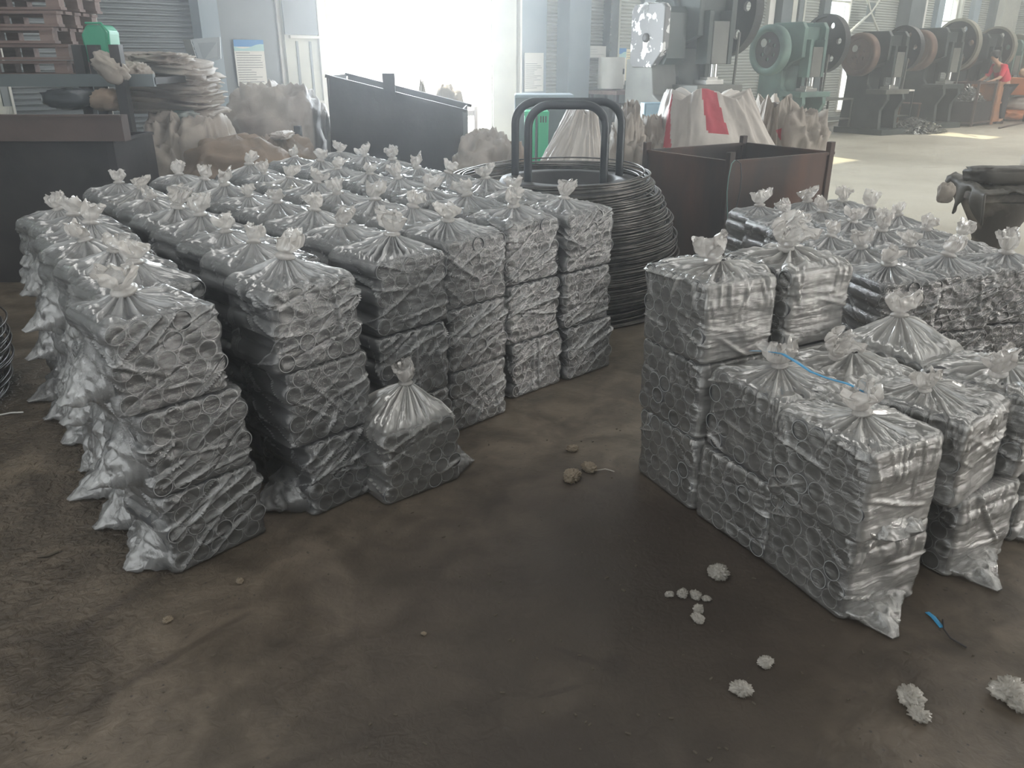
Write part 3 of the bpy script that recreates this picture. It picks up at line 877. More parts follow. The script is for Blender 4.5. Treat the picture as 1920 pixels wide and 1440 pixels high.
def knot_mesh(name, seed, m, r=0.055, h=0.08, n=72, lobes=5):
    """tied neck and the flared, crumpled mouth of the bag above it"""
    rnd = np.random.RandomState(seed * 31 + 2)
    rows = 26
    th = np.linspace(0, 2 * math.pi, n, endpoint=False)[None, :]
    t = np.linspace(0, 1, rows)[:, None]
    ph = rnd.rand(4) * 6.28
    lobe = 0.5 * np.sin(lobes * th + ph[0]) + 0.4 * np.sin((lobes + 3) * th + ph[1]) + 0.25 * np.sin((2 * lobes + 5) * th + ph[2])
    q = np.clip((t - 0.2) / 0.8, 0, 1)
    rad = np.where(t < 0.2, 0.019 + 0.010 * np.sin(np.clip(t / 0.2, 0, 1) * np.pi), 0.016 + (r - 0.016) * q ** 0.6 * (1 - 0.30 * np.clip(q - 0.6, 0, 1) / 0.4))
    z = np.where(t < 0.2, t / 0.2 * 0.020, 0.020 + (h - 0.020) * q)
    flat = 1 - (0.25 + 0.3 * rnd.rand()) * q * np.abs(np.sin(th - ph[3]))
    k = np.clip(q * 1.6, 0, 1)
    rr_ = rad * (1 + 0.34 * k * lobe) * flat
    lx, ly = (rnd.rand(2) - 0.5) * 0.06
    X = rr_ * np.cos(th) + lx * q ** 1.5; Y = rr_ * np.sin(th) + ly * q ** 1.5
    Z = z * (1 + 0.10 * k * lobe) - 0.25 * h * q ** 2 * np.clip(np.sin(th + ph[0]), 0, 1) + 0 * th
    f = 24
    c1 = ridged(X * f + seed, Y * f, Z * f, 2); c2 = ridged(X * f + 31 + seed, Y * f + 9, Z * f, 2); c3 = ridged(X * f, Y * f + 55 + seed, Z * f, 2)
    X = X + 0.022 * (c1 - 0.35) * k; Y = Y + 0.022 * (c2 - 0.35) * k; Z = Z + 0.020 * (c3 - 0.35) * k
    O = 0.58 - 0.10 * q + 0.25 * np.clip(c1, 0, 1) * k + 0.10 * np.clip(lobe, 0, 1) + 0 * th
    P = np.stack([X, Y, Z], -1)
    uv = np.stack([th * 0.05 + 0 * t, t * h + 0 * th], -1)
    return grid_mesh(name, P, m, attr=np.clip(O, 0.3, 0.92), uv=uv)


def tail_mesh(name, seed, m, out=0.15, drop=0.0, halfw=0.13, z1=0.13, tipw=0.03, z0=0.006, point=0.0):
    """loose sealed end of the bag: two crumpled sheets from the side of the bag to a flat corner; points to -x"""
    rnd = np.random.RandomState(seed * 7 + 1)
    na, nb = 34, 26
    P = np.zeros((nb, na * 2, 3)); O = np.zeros((nb, na * 2)); UVs = np.zeros((nb, na * 2, 2))
    ty = (rnd.rand() - 0.5) * 0.10 + point
    for i in range(nb):
        b = i / (nb - 1)
        for j in range(na * 2):
            up = j < na
            a = (j if up else 2 * na - 1 - j) / (na - 1)
            ybase = -halfw + 2 * halfw * a
            yt = ty + tipw * (2 * a - 1)
            zb = (z0 + (z1 - z0) * math.sin(math.pi * min(1, 0.12 + a * 0.76))) if up else z0
            zt = z0 - drop + (0.004 if up else 0)
            e = b ** 0.8
            y = ybase * (1 - e) + yt * e
            z = zb * (1 - b) ** (1.25 if up else 1.0) + zt * (1 - (1 - b) ** (1.25 if up else 1.0))
            x = -(HX - 0.012) - out * b
            P[i, j] = (x, y, z)
            O[i, j] = 0.24 + 0.15 * b
            UVs[i, j] = (y, b * out)
    w = np.sin(np.pi * np.linspace(0, 1, nb) ** 0.8)[:, None]
    r1 = ridged(P[..., 0] * 17 + seed, P[..., 1] * 24 + seed, P[..., 2] * 12, 3); r2 = ridged(P[..., 0] * 15 + seed + 9, P[..., 1] * 15, P[..., 2] * 22, 3)
    P[..., 2] += 0.020 * w * (r1 - 0.3); P[..., 0] += 0.022 * w * (r2 - 0.4); P[..., 1] += 0.012 * w * (r1 - 0.3)
    if drop <= 0.02: P[..., 2] = np.maximum(P[..., 2], 0.003)
    O += 0.30 * np.clip(r1, 0, 1) - 0.12
    return grid_mesh(name, P, m, attr=np.clip(O, 0.2, 0.9), uv=UVs)


FILM = {}
for k in range(5): FILM['front_top', k] = film_mesh('film', k, M['film'], hi=True, topped=True, lean=((k - 2) * 0.018, 0.01 * (k % 3)), tent=0.05 + 0.006 * (k % 3), opac=0.17)
for k in range(5): FILM['front', k] = film_mesh('film', k + 20, M['film'], hi=True, topped=False, nfold=50, opac=0.15)
for k in range(6): FILM['rear_top', k] = film_mesh('film', k + 40, M['film'], hi=False, topped=True, lean=((k % 3 - 1) * 0.02, (k % 2) * 0.02), tent=0.045 + 0.008 * (k % 3), nfold=26, opac=0.17)
FILM['rear', 0] = film_mesh('film', 60, M['film'], hi=False, topped=False, nfold=20, opac=0.28)
FILM['rear', 1] = film_mesh('film', 61, M['film'], hi=False, topped=False, nfold=20, opac=0.28)
for k in range(4): FILM['right_top', k] = film_mesh('film', k + 70, M['film_warm'], hi=True, topped=True, lean=((-1) ** k * 0.02, -0.02 + 0.02 * k), tent=0.036, opac=0.22, nfold=44, fang=-12, scal=0.12, ring=0.05, vfold=30, sideop=0.36)
for k in range(3): FILM['right', k] = film_mesh('film', k + 80, M['film_warm'], hi=True, topped=False, opac=0.17, nfold=28, fang=-14, scal=0.2, ring=0.05, vfold=14, sideop=0.34)
FILM['lone', 0] = film_mesh('film', 90, M['film_warm'], hi=True, topped=True, lean=(0.02, -0.02), tent=0.125, tpow=1.15, opac=0.20, nfold=30)
FILM['tall', 0] = film_mesh('film', 93, M['film_warm'], hi=True, topped=True, lean=(-0.02, 0.0), tent=0.10, tpow=1.1, opac=0.34, nfold=30)
KNOT = [knot_mesh('tied_mouth', k, M['knot'], r=0.046 + 0.005 * (k % 4), h=0.070 + 0.009 * (k % 3), lobes=3 + k % 3) for k in range(8)]
BIGKNOT = [knot_mesh('tied_mouth', k + 20, M['knot'], r=0.066 + 0.004 * k, h=0.088 + 0.006 * k, lobes=4 + k % 2) for k in range(4)]
TAILS = [tail_mesh('bag_tail', k, M['film'], out=0.10 + 0.025 * (k % 3), drop=0.0, tipw=0.012, halfw=0.115, z1=0.15 + 0.03 * (k % 2)) for k in range(4)]
TAILX = tail_mesh('bag_tail', 33, M['film_warm'], out=0.05, drop=0.02, z1=0.05, z0=0.012, tipw=0.05, halfw=0.12)
TAILY = tail_mesh('bag_tail', 35, M['film_warm'], out=0.13, drop=0.0, z1=0.055, tipw=0.012, halfw=0.13, point=0.07)
TAILH = [tail_mesh('bag_tail', k + 10, M['film'], out=0.07 + 0.025 * (k % 3), drop=0.02 + 0.05 * (k % 2), z1=0.22, z0=0.03, tipw=0.02, halfw=0.125, point=(-1) ** k * 0.05) for k in range(5)]


def bundle(loc, rz, film, label, group, pipes='each', knot=None, knot_at=(0, 0, 0), knot_s=1.0, tail=None, tail_rz=0.0, seed=0, tail_loc=(0, 0, 0), film_s=None, knot_tilt=(0, 0)):
    o = empty('pipe_bundle', loc, rz, label, 'pipe bundle', group)
    f = link('plastic_bag', film, o)
    if pipes == 'each':
        for (x, y, z) in pipe_layout(seed): link('pipe', PIPE_ME, o, loc=(x, y, z))
    else:
        p = link('pipes', STUFF_ME[seed % 2], o); p['kind'] = 'stuff'
    if knot is not None:
        k = link('tied_mouth', knot, o, loc=knot_at, rot=(knot_tilt[0], knot_tilt[1], seed * 1.3)); k.scale = (knot_s,) * 3
    if tail is not None:
        link('bag_tail', tail, o, loc=tail_loc, rot=(0, 0, tail_rz))
    return o


# seed parity must match the film variant so that the pipes sit inside their film
LEFT_COR = [(-1.075, 2.07), (-0.735, 2.40), (-0.49, 2.75), (-0.27, 3.10), (-0.03, 3.46), (0.245, 3.70)]
LEFT_END = [(-2.26, 3.62), (-2.33, 4.37), (-2.15, 4.76), (-1.88, 5.10), (-1.70, 5.60), (-1.45, 6.00)]
LEFT_ROT = [48, 47, 45, 44, 43, 42]
LEFT_N = [7, 8, 8, 8, 8, 8]
ORD = ['first', 'second', 'third', 'fourth', 'fifth', 'sixth', 'seventh', 'eighth']
LEV = ['bottom', 'middle', 'top']
rnd = random.Random(11)
LEFT_LEAN = {(0, 2): (-0.035, 0.0), (0, 1): (0.0, 0.0), (0, 0): (0.02, 0), (1, 2): (-0.03, 0), (1, 0): (0.05, 0), (5, 0): (0.03, 0), (4, 0): (0.04, 0)}
for j in range(6):
    c0 = Vector(LEFT_COR[j]); c1 = Vector(LEFT_END[j])
    rz = R(LEFT_ROT[j])
    xh = Vector((math.cos(rz), math.sin(rz))); yh = Vector((-math.sin(rz), math.cos(rz)))
    n = LEFT_N[j]
    # c1 is the rear left corner of the last bag
    step = (c1 - c0 - yh * 0.30) / (n - 1)
    for i in range(n):
        for lv in range(3):
            c = c0 + step * i + xh * (HX + 0.005) + yh * HY
            dx, dy = LEFT_LEAN.get((j, lv), (0, 0)) if i == 0 else (rnd.uniform(-.012, .012), 0)
            c = c + xh * (dx + rnd.uniform(-.008, .008)) + yh * rnd.uniform(-.006, .006)
            z = lv * (BAG_H + 0.004) + (0.002 if lv == 0 else 0.002)
            rr_z = rz + R(rnd.uniform(-2.5, 2.5) if i else rnd.uniform(-1.5, 1.5))
            if i == 0:
                if lv == 2: film = FILM['front_top', (j * 2) % 5]; fs = (j * 2) % 5
                else: film = FILM['front', (j + 2 * lv) % 5]; fs = (j + 2 * lv) % 5 + 20
                label = 'bag of steel pipes, %s of the %s front stack from left, left block' % (LEV[lv], ORD[j])
                grp = 'bagged bundles in the front row of the left block'
            else:
                if lv == 2: q = (i * 5 + j * 2) % 6; film = FILM['rear_top', q]; fs = q + 40
                else: q = (i + j) % 2; film = FILM['rear', q]; fs = 60 + q
                if j == 0 or lv == 2:
                    label = 'pipe bag, %s layer, %s row back, %s column from left, left block' % (LEV[lv], ORD[i], ORD[j])
                else:
                    label = 'clear pipe bag buried in the lower layers behind the left block front row'
                grp = 'bagged bundles behind the front row of the left block' if (j == 0 or lv == 2) else 'buried bundles of the left block'
            kn = None; kat = (0, 0, 0); ks = 1
            if lv == 2:
                if i == 0: lx, ly = ((fs) - 2) * 0.018, 0.01 * (fs % 3); tt = 0.05 + 0.006 * (fs % 3)
                else: q = fs - 40; lx, ly = (q % 3 - 1) * 0.02, (q % 2) * 0.02; tt = 0.045 + 0.008 * (q % 3)
                kn = KNOT[(i * 3 + j) % 8]; kat = (lx, ly, BAG_H + tt - 0.012); ks = rnd.uniform(0.85, 1.15) * (1.25 if (i == 0 and j < 2) else 1.0)
            tl = None; trz = 0
            if j == 0 and i <= 6:
                tl = TAILS[i % 4] if lv == 0 else TAILH[(i + lv * 2) % 5]
            elif i == 0 and lv == 0 and j in (1,):
                tl = TAILS[2]
            bundle((c.x, c.y, z), rr_z, film, label, grp, 'each' if i == 0 else 'stuff', kn, kat, ks, tl, trz, seed=fs,
                   knot_tilt=(rnd.uniform(-.3, .3), rnd.uniform(-.3, .3)))

# the lone bag standing in front of the third and fourth stack
p = px_z(800, 905)
bundle((-0.42, 2.735, 0.002), R(40), FILM['lone', 0], 'single low clear pipe bag on the floor before the left block, tied in a peak', None, 'each',
       KNOT[2], (0.02, -0.02, BAG_H + 0.11), 0.95, TAILS[1], R(180), seed=90, tail_loc=(0, -0.03, 0))

# right hand block, front group: ring faces look left
QZ = math.atan2(0.443, 0.897)
RG = 'bagged bundles of the near right block'


def rb(cx, cy, lv, q, label, top, rot=0.0, kshift=(0, 0), ks=1.0, tail=None, film=None, seed=None, trz=math.pi, tloc=(0, 0, 0), kz=0.0):
    if film is None:
        if top: film = FILM['right_top', q]; seed = 70 + q
        else: film = FILM['right', q]; seed = 80 + q
    kat = ((-1) ** q * 0.02 + kshift[0], -0.02 + 0.02 * q + kshift[1], BAG_H + 0.026 + kz)
    return bundle((cx, cy, lv * (BAG_H + 0.004) + 0.002), QZ - R(90) + R(rot), film, label, RG, 'each',
                  BIGKNOT[q % 4] if top else None, kat, ks, tail, trz, seed=seed, tail_loc=tloc, knot_tilt=(0.2 * (q - 1), 0.15))


rb(0.985, 2.06, 1, 0, 'clear pipe bag with a flat bow, upper of the nearest stack at right', True, 2, ks=1.0, tail=TAILX)
rb(1.01, 2.09, 0, 0, 'clear pipe bag under the flat-bowed one, bottom of the nearest right stack', False, -2, tail=TAILY)
rb(0.87, 2.385, 1, 1, 'clear pipe bag with the blue strap over its bow, second stack from the front corner', True, -2, ks=0.95)
rb(0.86, 2.39, 0, 1, 'dark wrapped pipe bag at the bottom beneath the strapped bow, left face of right block', False, 2)
rb(0.685, 2.70, 2, 2, 'topmost clear pipe bag of the tall stack at the left corner of the right block', True, 0, ks=1.05, kshift=(0, -0.03))
rb(0.69, 2.71, 1, 2, 'middle pipe bag of the tall stack at the left corner of the right block', False, 1)
rb(0.70, 2.70, 0, 0, 'bottom pipe bag of the tall stack at the left corner of the right block', False, -1)
rb(0.995, 2.86, 2, 3, 'topmost clear pipe bag of the tall stack just right of the left corner stack', True, 3, ks=1.1, kshift=(0, -0.03))
rb(1.03, 2.86, 1, 1, 'middle pipe bag of the tall stack just right of the left corner stack', False, 0)
rb(1.03, 2.87, 0, 0, 'bottom pipe bag of the tall stack just right of the left corner stack', False, 0)
rb(1.285, 2.25, 1, 1, 'upper clear pipe bag beside the nearest stack, with a twisted pale tie', True, 14, ks=0.7, kshift=(0.02, -0.07))
rb(1.40, 2.30, 0, 2, 'lower pipe bag with bare dark pipe ends, right of the nearest stack', False, 2, tail=TAILY)
rb(1.575, 2.43, 1, 2, 'upper clear pipe bag at the right frame edge, third along the front', True, 14, ks=1.0, kshift=(0.02, -0.12))
rb(1.70, 2.50, 0, 1, 'lower pipe bag at the right frame edge, third along the front', False, 6, tail=TAILY)
rb(1.12, 2.50, 1, 3, 'clear pipe bag with a rolled pale knot, between strapped bag and peaked bag', True, 0, ks=0.85, kshift=(0, -0.08))
rb(1.19, 2.54, 0, 1, 'lower pipe bag beneath the rolled pale knot bag in the right block', False, 0)
rb(1.40, 2.73, 1, 0, 'high peaked milky pipe bag in the middle of the near right block', True, 10, ks=1.1, film=FILM['tall', 0], seed=93, kshift=(-0.04, 0.02), kz=0.06)
rb(1.48, 2.77, 0, 1, 'lower pipe bag beneath the high peaked milky bag', False, 8)
# rear right group, rings facing the camera
F0 = Vector((1.66, 3.50)); rv = Vector((0.93, 0.36)); cv = Vector((-0.10, 0.99))
for i in range(6):
    for j in range(3):
        for lv in range(2):
            c = F0 + rv * (0.355 * j + 0.17) + cv * (0.325 * i + 0.15)
            z = lv * (BAG_H + 0.004) + 0.002
            if i == 0:
                if lv: film = FILM['front_top', (j + 1) % 5]; fs = (j + 1) % 5
                else: film = FILM['front', j]; fs = 20 + j
            else:
                if lv: q = (i * 5 + j) % 6; film = FILM['rear_top', q]; fs = 40 + q
                else: q = (i + j) % 2; film = FILM['rear', q]; fs = 60 + q
            kn = None; kat = (0, 0, 0)
            if lv:
                if i == 0: lx, ly = (fs - 2) * 0.018, 0.01 * (fs % 3); tt = 0.05 + 0.006 * (fs % 3)
                else: q = fs - 40; lx, ly = (q % 3 - 1) * 0.02, (q % 2) * 0.02; tt = 0.045 + 0.008 * (q % 3)
                kn = KNOT[(i * 2 + j) % 8]; kat = (lx, ly, BAG_H + tt - 0.012)
            if lv or i == 0 or j == 0:
                label = 'clear pipe bag, %s layer, %s row back, %s from left, rear block at right' % (LEV[2] if lv else LEV[0], ORD[i], ORD[j])
                grp = 'bagged bundles of the rear right block'
            else:
                label = 'clear pipe bag buried in the lower layer of the rear right block'; grp = 'buried bundles of the rear right block'
            bundle((c.x, c.y, z), R(14 + rnd.uniform(-4, 4)), film, label, grp, 'each' if i == 0 else 'stuff', kn, kat, rnd.uniform(1.1, 1.35), None, 0, seed=fs,
                   knot_tilt=(rnd.uniform(-.3, .3), rnd.uniform(-.3, .3)))

#PART2
# ------------------------------------------------------------------ helpers for things placed around the hall


def open_bin(name, loc, rz, L, Wd, H, m, label, cat='bin', tabs=(), wall_t_=0.012, tilt=0.0, rims=True, legs=True, group=None, base_z=0.0):
    """open steel bin: four wall sheets, floor sheet, rim bars, corner posts"""
    o = empty(name, loc, rz, label, cat, group, ry=tilt)
    t = wall_t_
    for nm, c, d in (('side_sheet', (L / 2, 0, H / 2), (L, t, H)), ('side_sheet', (L / 2, Wd, H / 2), (L, t, H)),
                     ('end_sheet', (0, Wd / 2, H / 2), (t, Wd, H)), ('end_sheet', (L, Wd / 2, H / 2), (t, Wd, H)), ('floor_sheet', (L / 2, Wd / 2, 0.05), (L, Wd, t))):
        MB().box(c, d).build(nm, m, o)
    if rims:
        rm = MB()
        for a, b in (((0, 0, H), (L, 0, H)), ((L, 0, H), (L, Wd, H)), ((L, Wd, H), (0, Wd, H)), ((0, Wd, H), (0, 0, H))):
            rm.beam(a, b, 0.035, 0.02)
        rm.build('rim', m, o)
    for (x, y, h) in tabs:
        MB().box((x, y, (H + h) / 2), (0.055, 0.045, H + h)).build('corner_post', m, o, bevel=0.004)
    return o


# ------------------------------------------------------------------ left side: big bin, rack, pallets
open_bin('steel_bin', (-4.98, 5.66, 0), 0.0, 2.27, 0.62, 0.985, M['dark_steel'], 'large dark steel bin at the left edge beneath the brown beam', tabs=((2.25, 0.0, 0.02),))
b = MB().box((-3.78, 5.60, 1.075), (2.40, 0.10, 0.165)).box((-3.78, 5.55, 1.155), (2.40, 0.03, 0.012)).build('steel_beam', M['brown_steel'])
tag(b, 'long brown steel beam lying across the rim of the dark left bin', 'beam')
# rack
rk = empty('storage_rack', (0, 0, 0), 0, 'dark steel storage rack with wooden pallets on its shelf, upper left', 'rack')
zs_ = px_at(100, 150, 6.9).z
MB().box((-4.05, 6.95, zs_), (2.6, 0.75, 0.05)).build('shelf', M['dark_steel'], rk)
MB().box((-4.05, 6.58, zs_ + 0.005), (2.6, 0.04, 0.09)).build('shelf_edge', M['col_dark'], rk)
for xx in (168, 196, 236):
    p = px_at(xx, 200, 6.6 if xx != 236 else 6.45)
    MB().box((p.x, p.y, 0.80), (0.075, 0.07, 1.60)).build('upright', M['dark_steel'], rk)
MB().box((-5.2, 6.95, 0.8), (0.07, 0.07, 1.6)).build('upright', M['dark_steel'], rk)
pz = zs_ + 0.03
for k in range(8):
    pw = 1.25; x0 = -4.72 + 0.05 * math.sin(k * 2.1); y0 = 6.68 + 0.03 * math.cos(k * 1.7)
    o = empty('wooden_pallet', (x0, y0, pz + k * 0.118), 0.02 * math.sin(k), 'reddish wooden pallet, %s from the bottom of the stack on the left rack' % ORD[k], 'pallet', 'wooden pallets stacked on the rack')
    for q in range(5): MB().box((pw / 2, 0.06 + q * 0.14, 0.104), (pw, 0.10, 0.022)).build('top_board', M['wood'], o)
    for q in range(3):
        for r_ in range(3): MB().box((0.06 + q * (pw / 2 - 0.06), 0.06 + r_ * 0.28, 0.058), (0.10, 0.08, 0.07)).build('block', M['wood'], o)
    for q in range(3): MB().box((pw / 2, 0.06 + q * 0.28, 0.012), (pw, 0.09, 0.02)).build('bottom_board', M['wood'], o)
# green container, leaning on the rack end
p = px_at(198, 118, 6.75)
g = empty('green_tub', (p.x, p.y, p.z), 0, 'dark green plastic tub standing on end of the left rack', 'tub')
gm = MB().prism([(-0.085, 0), (0.085, 0), (0.10, 0.22), (0.06, 0.27), (-0.05, 0.27), (-0.10, 0.20)], 0.22, Matrix.Rotation(R(90), 4, 'X'))
gm.build('tub_body', M['green'], g, bevel=0.015)
MB().tube([(0.10, -0.11, 0.02), (0.115, -0.11, 0.22), (0.07, -0.11, 0.28), (-0.05, -0.11, 0.28)], 0.008).build('rim', M['green'], g)
p = px_at(204, 118, 6.5)
rg = link('cloth_rag', blob_mesh('cloth_rag', (0.26, 0.14, 0.17), 5, M['sack'], 32, 18, 0.35, 3), loc=(p.x - 0.02, p.y - 0.02, p.z - 0.10), rot=(0.3, 0.6, 0))
tag(rg, 'small grey rag hanging over the rack end below the green tub', 'rag')
p = px_at(135, 205, 6.55)
rg = link('dark_bundle', blob_mesh('dark_bundle', (0.36, 0.2, 0.15), 6, M['hoop'], 32, 18, 0.3, 2.5), loc=(p.x, p.y, p.z))
tag(rg, 'dark blue cloth bundle lying on the beam of the left rack', 'bundle')
p = px_at(205, 205, 6.5)
rg = link('paper_wad', blob_mesh('paper_wad', (0.22, 0.18, 0.15), 8, M['sack_brown'], 32, 18, 0.3, 2.5), loc=(p.x, p.y, p.z - 0.01))
tag(rg, 'brown crumpled wad beside the rack post above the beam', 'wad')
# stand with two legs in front of the sacks
p = px_at(240, 262, 6.2)
st = empty('steel_stand', (p.x, p.y, 0), 0, 'narrow blue grey steel stand with two legs beneath the beam end', 'stand')
for dx in (-0.11, 0.11): MB().box((dx, 0, 0.48), (0.035, 0.05, 0.96)).build('leg', M['hoop'], st)
MB().box((0, 0, 0.66), (0.22, 0.05, 0.012)).build('crossbar', M['white'], st)
MB().box((0, 0.02, 0.33), (0.20, 0.02, 0.62)).build('panel', M['hoop'], st)

# ---- sacks (from the floor up)
def sack(name, xl, xr, ytop, Y, depth, m, seed, label, cat='sack', z0=0.0, fold=0.28, freq=2.2, gather=None, sq=3.0, rz=0.0, ybot=None, nu=64, nv=36, group=None):
    a = px_at(xl, ytop, Y); b = px_at(xr, ytop, Y)
    if ybot is not None: z0 = px_at((xl + xr) / 2, ybot, Y).z
    h = a.z - z0
    me = blob_mesh(name, ((b.x - a.x) * 0.98, depth, h), seed, m, nu, nv, fold, freq, gather=gather, sq=sq)
    o = link(name, me, loc=((a.x + b.x) / 2, Y + depth * 0.25, z0), rot=(0, 0, rz))
    return tag(o, label, cat, group)


sack('brown_sack', 262, 352, 232, 6.85, 0.7, M['sack'], 3, 'dusty grey sack slumped behind the steel stand, below the folded sacks')
sack('brown_sack', 325, 530, 262, 6.7, 0.8, M['sack_brown'], 5, 'big flattened brown cardboard coloured sack behind the back corner of the left block', fold=0.22)
sack('brown_sack', 318, 425, 232, 7.0, 0.6, M['sack'], 9, 'crumpled brownish sack sloping down to the right beneath the teal cloth')
sack('brown_sack', 440, 572, 262, 7.3, 0.7, M['sack_brown'], 12, 'dusty sack with a pale rag on top, under the tall bulk sack')
sack('bulk_sack', 424, 578, 166, 8.4, 0.9, M['sack'], 14, 'tall grey bulk sack with a crumpled open mouth below the blue topped notice', fold=0.34, freq=1.9)
for k, (x, y) in enumerate(((455, 172), (505, 160), (548, 182))):
    p = px_at(x, y, 8.35)
zz = px_at(300, 225, 7.35).z
sack('teal_cloth', 305, 380, 208, 7.25, 0.5, mat('teal_cloth', (0.20, 0.30, 0.31), (0.34, 0.34, 0.32), 4, 0.8), 17, 'teal and grey cloth squeezed beneath the pile of folded sacks', cat='cloth', ybot=240)
n_ = 10; z_b = px_at(300, 214, 7.35).z; z_t = px_at(300, 112, 7.35).z
for k in range(n_):
    a = px_at(222 + 3 * math.sin(k * 1.9), 160, 7.35); b = px_at(388 - 2.2 * (n_ - 1 - k) * 0.2 + 3 * math.cos(k * 2.3) - (14 if k > 7 else 0), 160, 7.35)
    h = (z_t - z_b) / n_
    me = blob_mesh('folded_sack', (b.x - a.x, 0.62, h * 1.5), 20 + k, M['sack'], 56, 16, 0.16, 3.0, sq=5)
    o = link('folded_sack', me, loc=((a.x + b.x) / 2, 7.55, z_b + k * h), rot=(R(2), R(3 + k * 0.4), 0))
    tag(o, 'grey folded woven sack, %s from the bottom of the tall pile behind the rack' % (ORD + ['ninth', 'tenth'])[k], 'sack', 'folded sacks piled behind the rack')
sack('loose_sack', 250, 345, 100, 7.3, 0.4, M['sack'], 33, 'crumpled loose sack lying on top of the folded sack pile', ybot=125, fold=0.4, freq=3)
sack('draped_sack', 220, 268, 118, 6.8, 0.3, M['sack'], 35, 'grey sack end draped over the rack post with a pale hem', ybot=162, fold=0.3, freq=3)
sack('clear_sack', 574, 617, 203, 9.0, 0.5, M['sack_white'], 37, 'pale crinkled plastic sack squeezed left of the tilted dark bin', fold=0.35, freq=2.6)
sack('pale_rag', 508, 540, 248, 7.25, 0.3, M['sack_white'], 38, 'small white crumpled rag on the dusty sacks', cat='rag', ybot=262, fold=0.4)
# leaning bent sheet by the wall
p0 = px_at(345, 120, 9.0)
ls = empty('bent_sheet', (0, 0, 0), 0, 'bent silvery sheet leaning on the ribbed wall above the folded sacks', 'sheet')
q = [px_at(342, 74, 9.6), px_at(357, 74, 9.55), px_at(372, 122, 9.4), px_at(357, 122, 9.45)]
mb = MB().add(q + [v + Vector((0, 0.02, 0)) for v in q], [(0, 1, 2, 3), (7, 6, 5, 4), (0, 4, 5, 1), (1, 5, 6, 2), (2, 6, 7, 3), (3, 7, 4, 0)])
mb.build('flange', M['press_grey'], ls)
q = [px_at(359, 73, 9.5), px_at(412, 69, 9.7), px_at(414, 110, 9.65), px_at(375, 122, 9.4)]
mb = MB().add(q + [v + Vector((0, 0.02, 0)) for v in q], [(0, 1, 2, 3), (7, 6, 5, 4), (0, 4, 5, 1), (1, 5, 6, 2), (2, 6, 7, 3), (3, 7, 4, 0)])
mb.build('web', M['clad_left'], ls)
o = MB().bar(px_at(362, 122, 9.0), px_at(394, 122, 9.1), 0.012).build('white_stick', M['white']); tag(o, 'short white stick poking out above the folded sacks', 'stick')

# ------------------------------------------------------------------ posters on the wall
def wall_pt(x, y, dep):
    t = wall_t(x); p = W(t, dep)
    return t, px_at(x, y, p.y).z


def poster(x0, y0, x1, y1, dep, label, kind, skew=0.0):
    t0, z1 = wall_pt(x0, y0, dep); t1, _ = wall_pt(x1, y0, dep); _, z0 = wall_pt(x0, y1, dep)
    c = W((t0 + t1) / 2, dep, (z0 + z1) / 2); w, h = t1 - t0, z1 - z0
    o = empty('wall_notice', c, WA, label, 'notice')
    MB().box((0, 0, 0), (w, 0.008, h)).build('sheet', M['paper'] if kind != 'yellow' else M['paper_y'], o)
    if kind in ('blue', 'bluehalf'):
        MB().box((0, -0.006, h / 2 - h * 0.075), (w, 0.004, h * 0.15)).build('header_band', M['blue_print'], o)
        n = 14; pts = [(-w / 2, h / 2 - h * 0.15)] + [(-w / 2 + w * i / n, h / 2 - h * (0.14 + 0.05 * math.sin(i / n * 5.2))) for i in range(n + 1)] + [(w / 2, h / 2 - h * 0.24), (-w / 2, h / 2 - h * 0.24)]
        MB().prism(list(reversed(pts[1:])), 0.003, Matrix.Translation((0, -0.008, 0)) @ Matrix.Rotation(R(90), 4, 'X')).build('wave_band', M['teal_print'], o)
    mb = MB(); rr2 = random.Random(int(x0))
    n = 13 if kind != 'small' else 3
    for k in range(n):
        z = h / 2 - h * (0.28 + 0.68 * k / n) if kind != 'yellow' else h / 2 - h * (0.08 + 0.85 * k / n)
        l = w * rr2.choice((0.85, 0.8, 0.6, 0.82, 0.45))
        mb.box((-w * 0.45 + l / 2, -0.006, z), (l, 0.003, h * 0.013))
    q = mb.build('text_lines', M['ink'], o); q['kind'] = 'stuff'
    return o


M['paper_y'] = mat('yellowed_paper', (0.74, 0.70, 0.52), None, rough=0.7)
poster(462, 74, 514, 162, 0.10, 'tall wall notice with a blue header beside the open gate', 'blue')
poster(976, 99, 1010, 172, 0.09, 'faded white notice on the grey sheet right of the gate', 'plain')
poster(1135, 90, 1158, 166, 0.10, 'blue topped notice beside the dark column', 'bluehalf')
poster(1158, 92, 1186, 166, 0.10, 'yellowed notice next to the blue topped one', 'yellow')
poster(1088, 86, 1120, 108, 0.12, 'small white card above the pale grey cylinder', 'small')
t0, z1 = wall_pt(1086, 107, 0.5); t1, _ = wall_pt(1118, 107, 0.5); _, z0 = wall_pt(1100, 166, 0.5)
o = empty('grey_cylinder', W((t0 + t1) / 2, 0.5, z0), WA, 'pale grey upright cylinder on the bench by the columns', 'cylinder')
r_ = (t1 - t0) / 2
MB().lathe([(r_, 0), (r_, z1 - z0 - 0.02), (r_ * 0.94, z1 - z0)], (0, 0, 0), n=28).build('drum_shell', M['white'], o)
MB().box((r_ * 0.3, -r_ * 0.98, (z1 - z0) * 0.55), (0.03, 0.02, 0.09)).build('latch', M['dark_steel'], o)
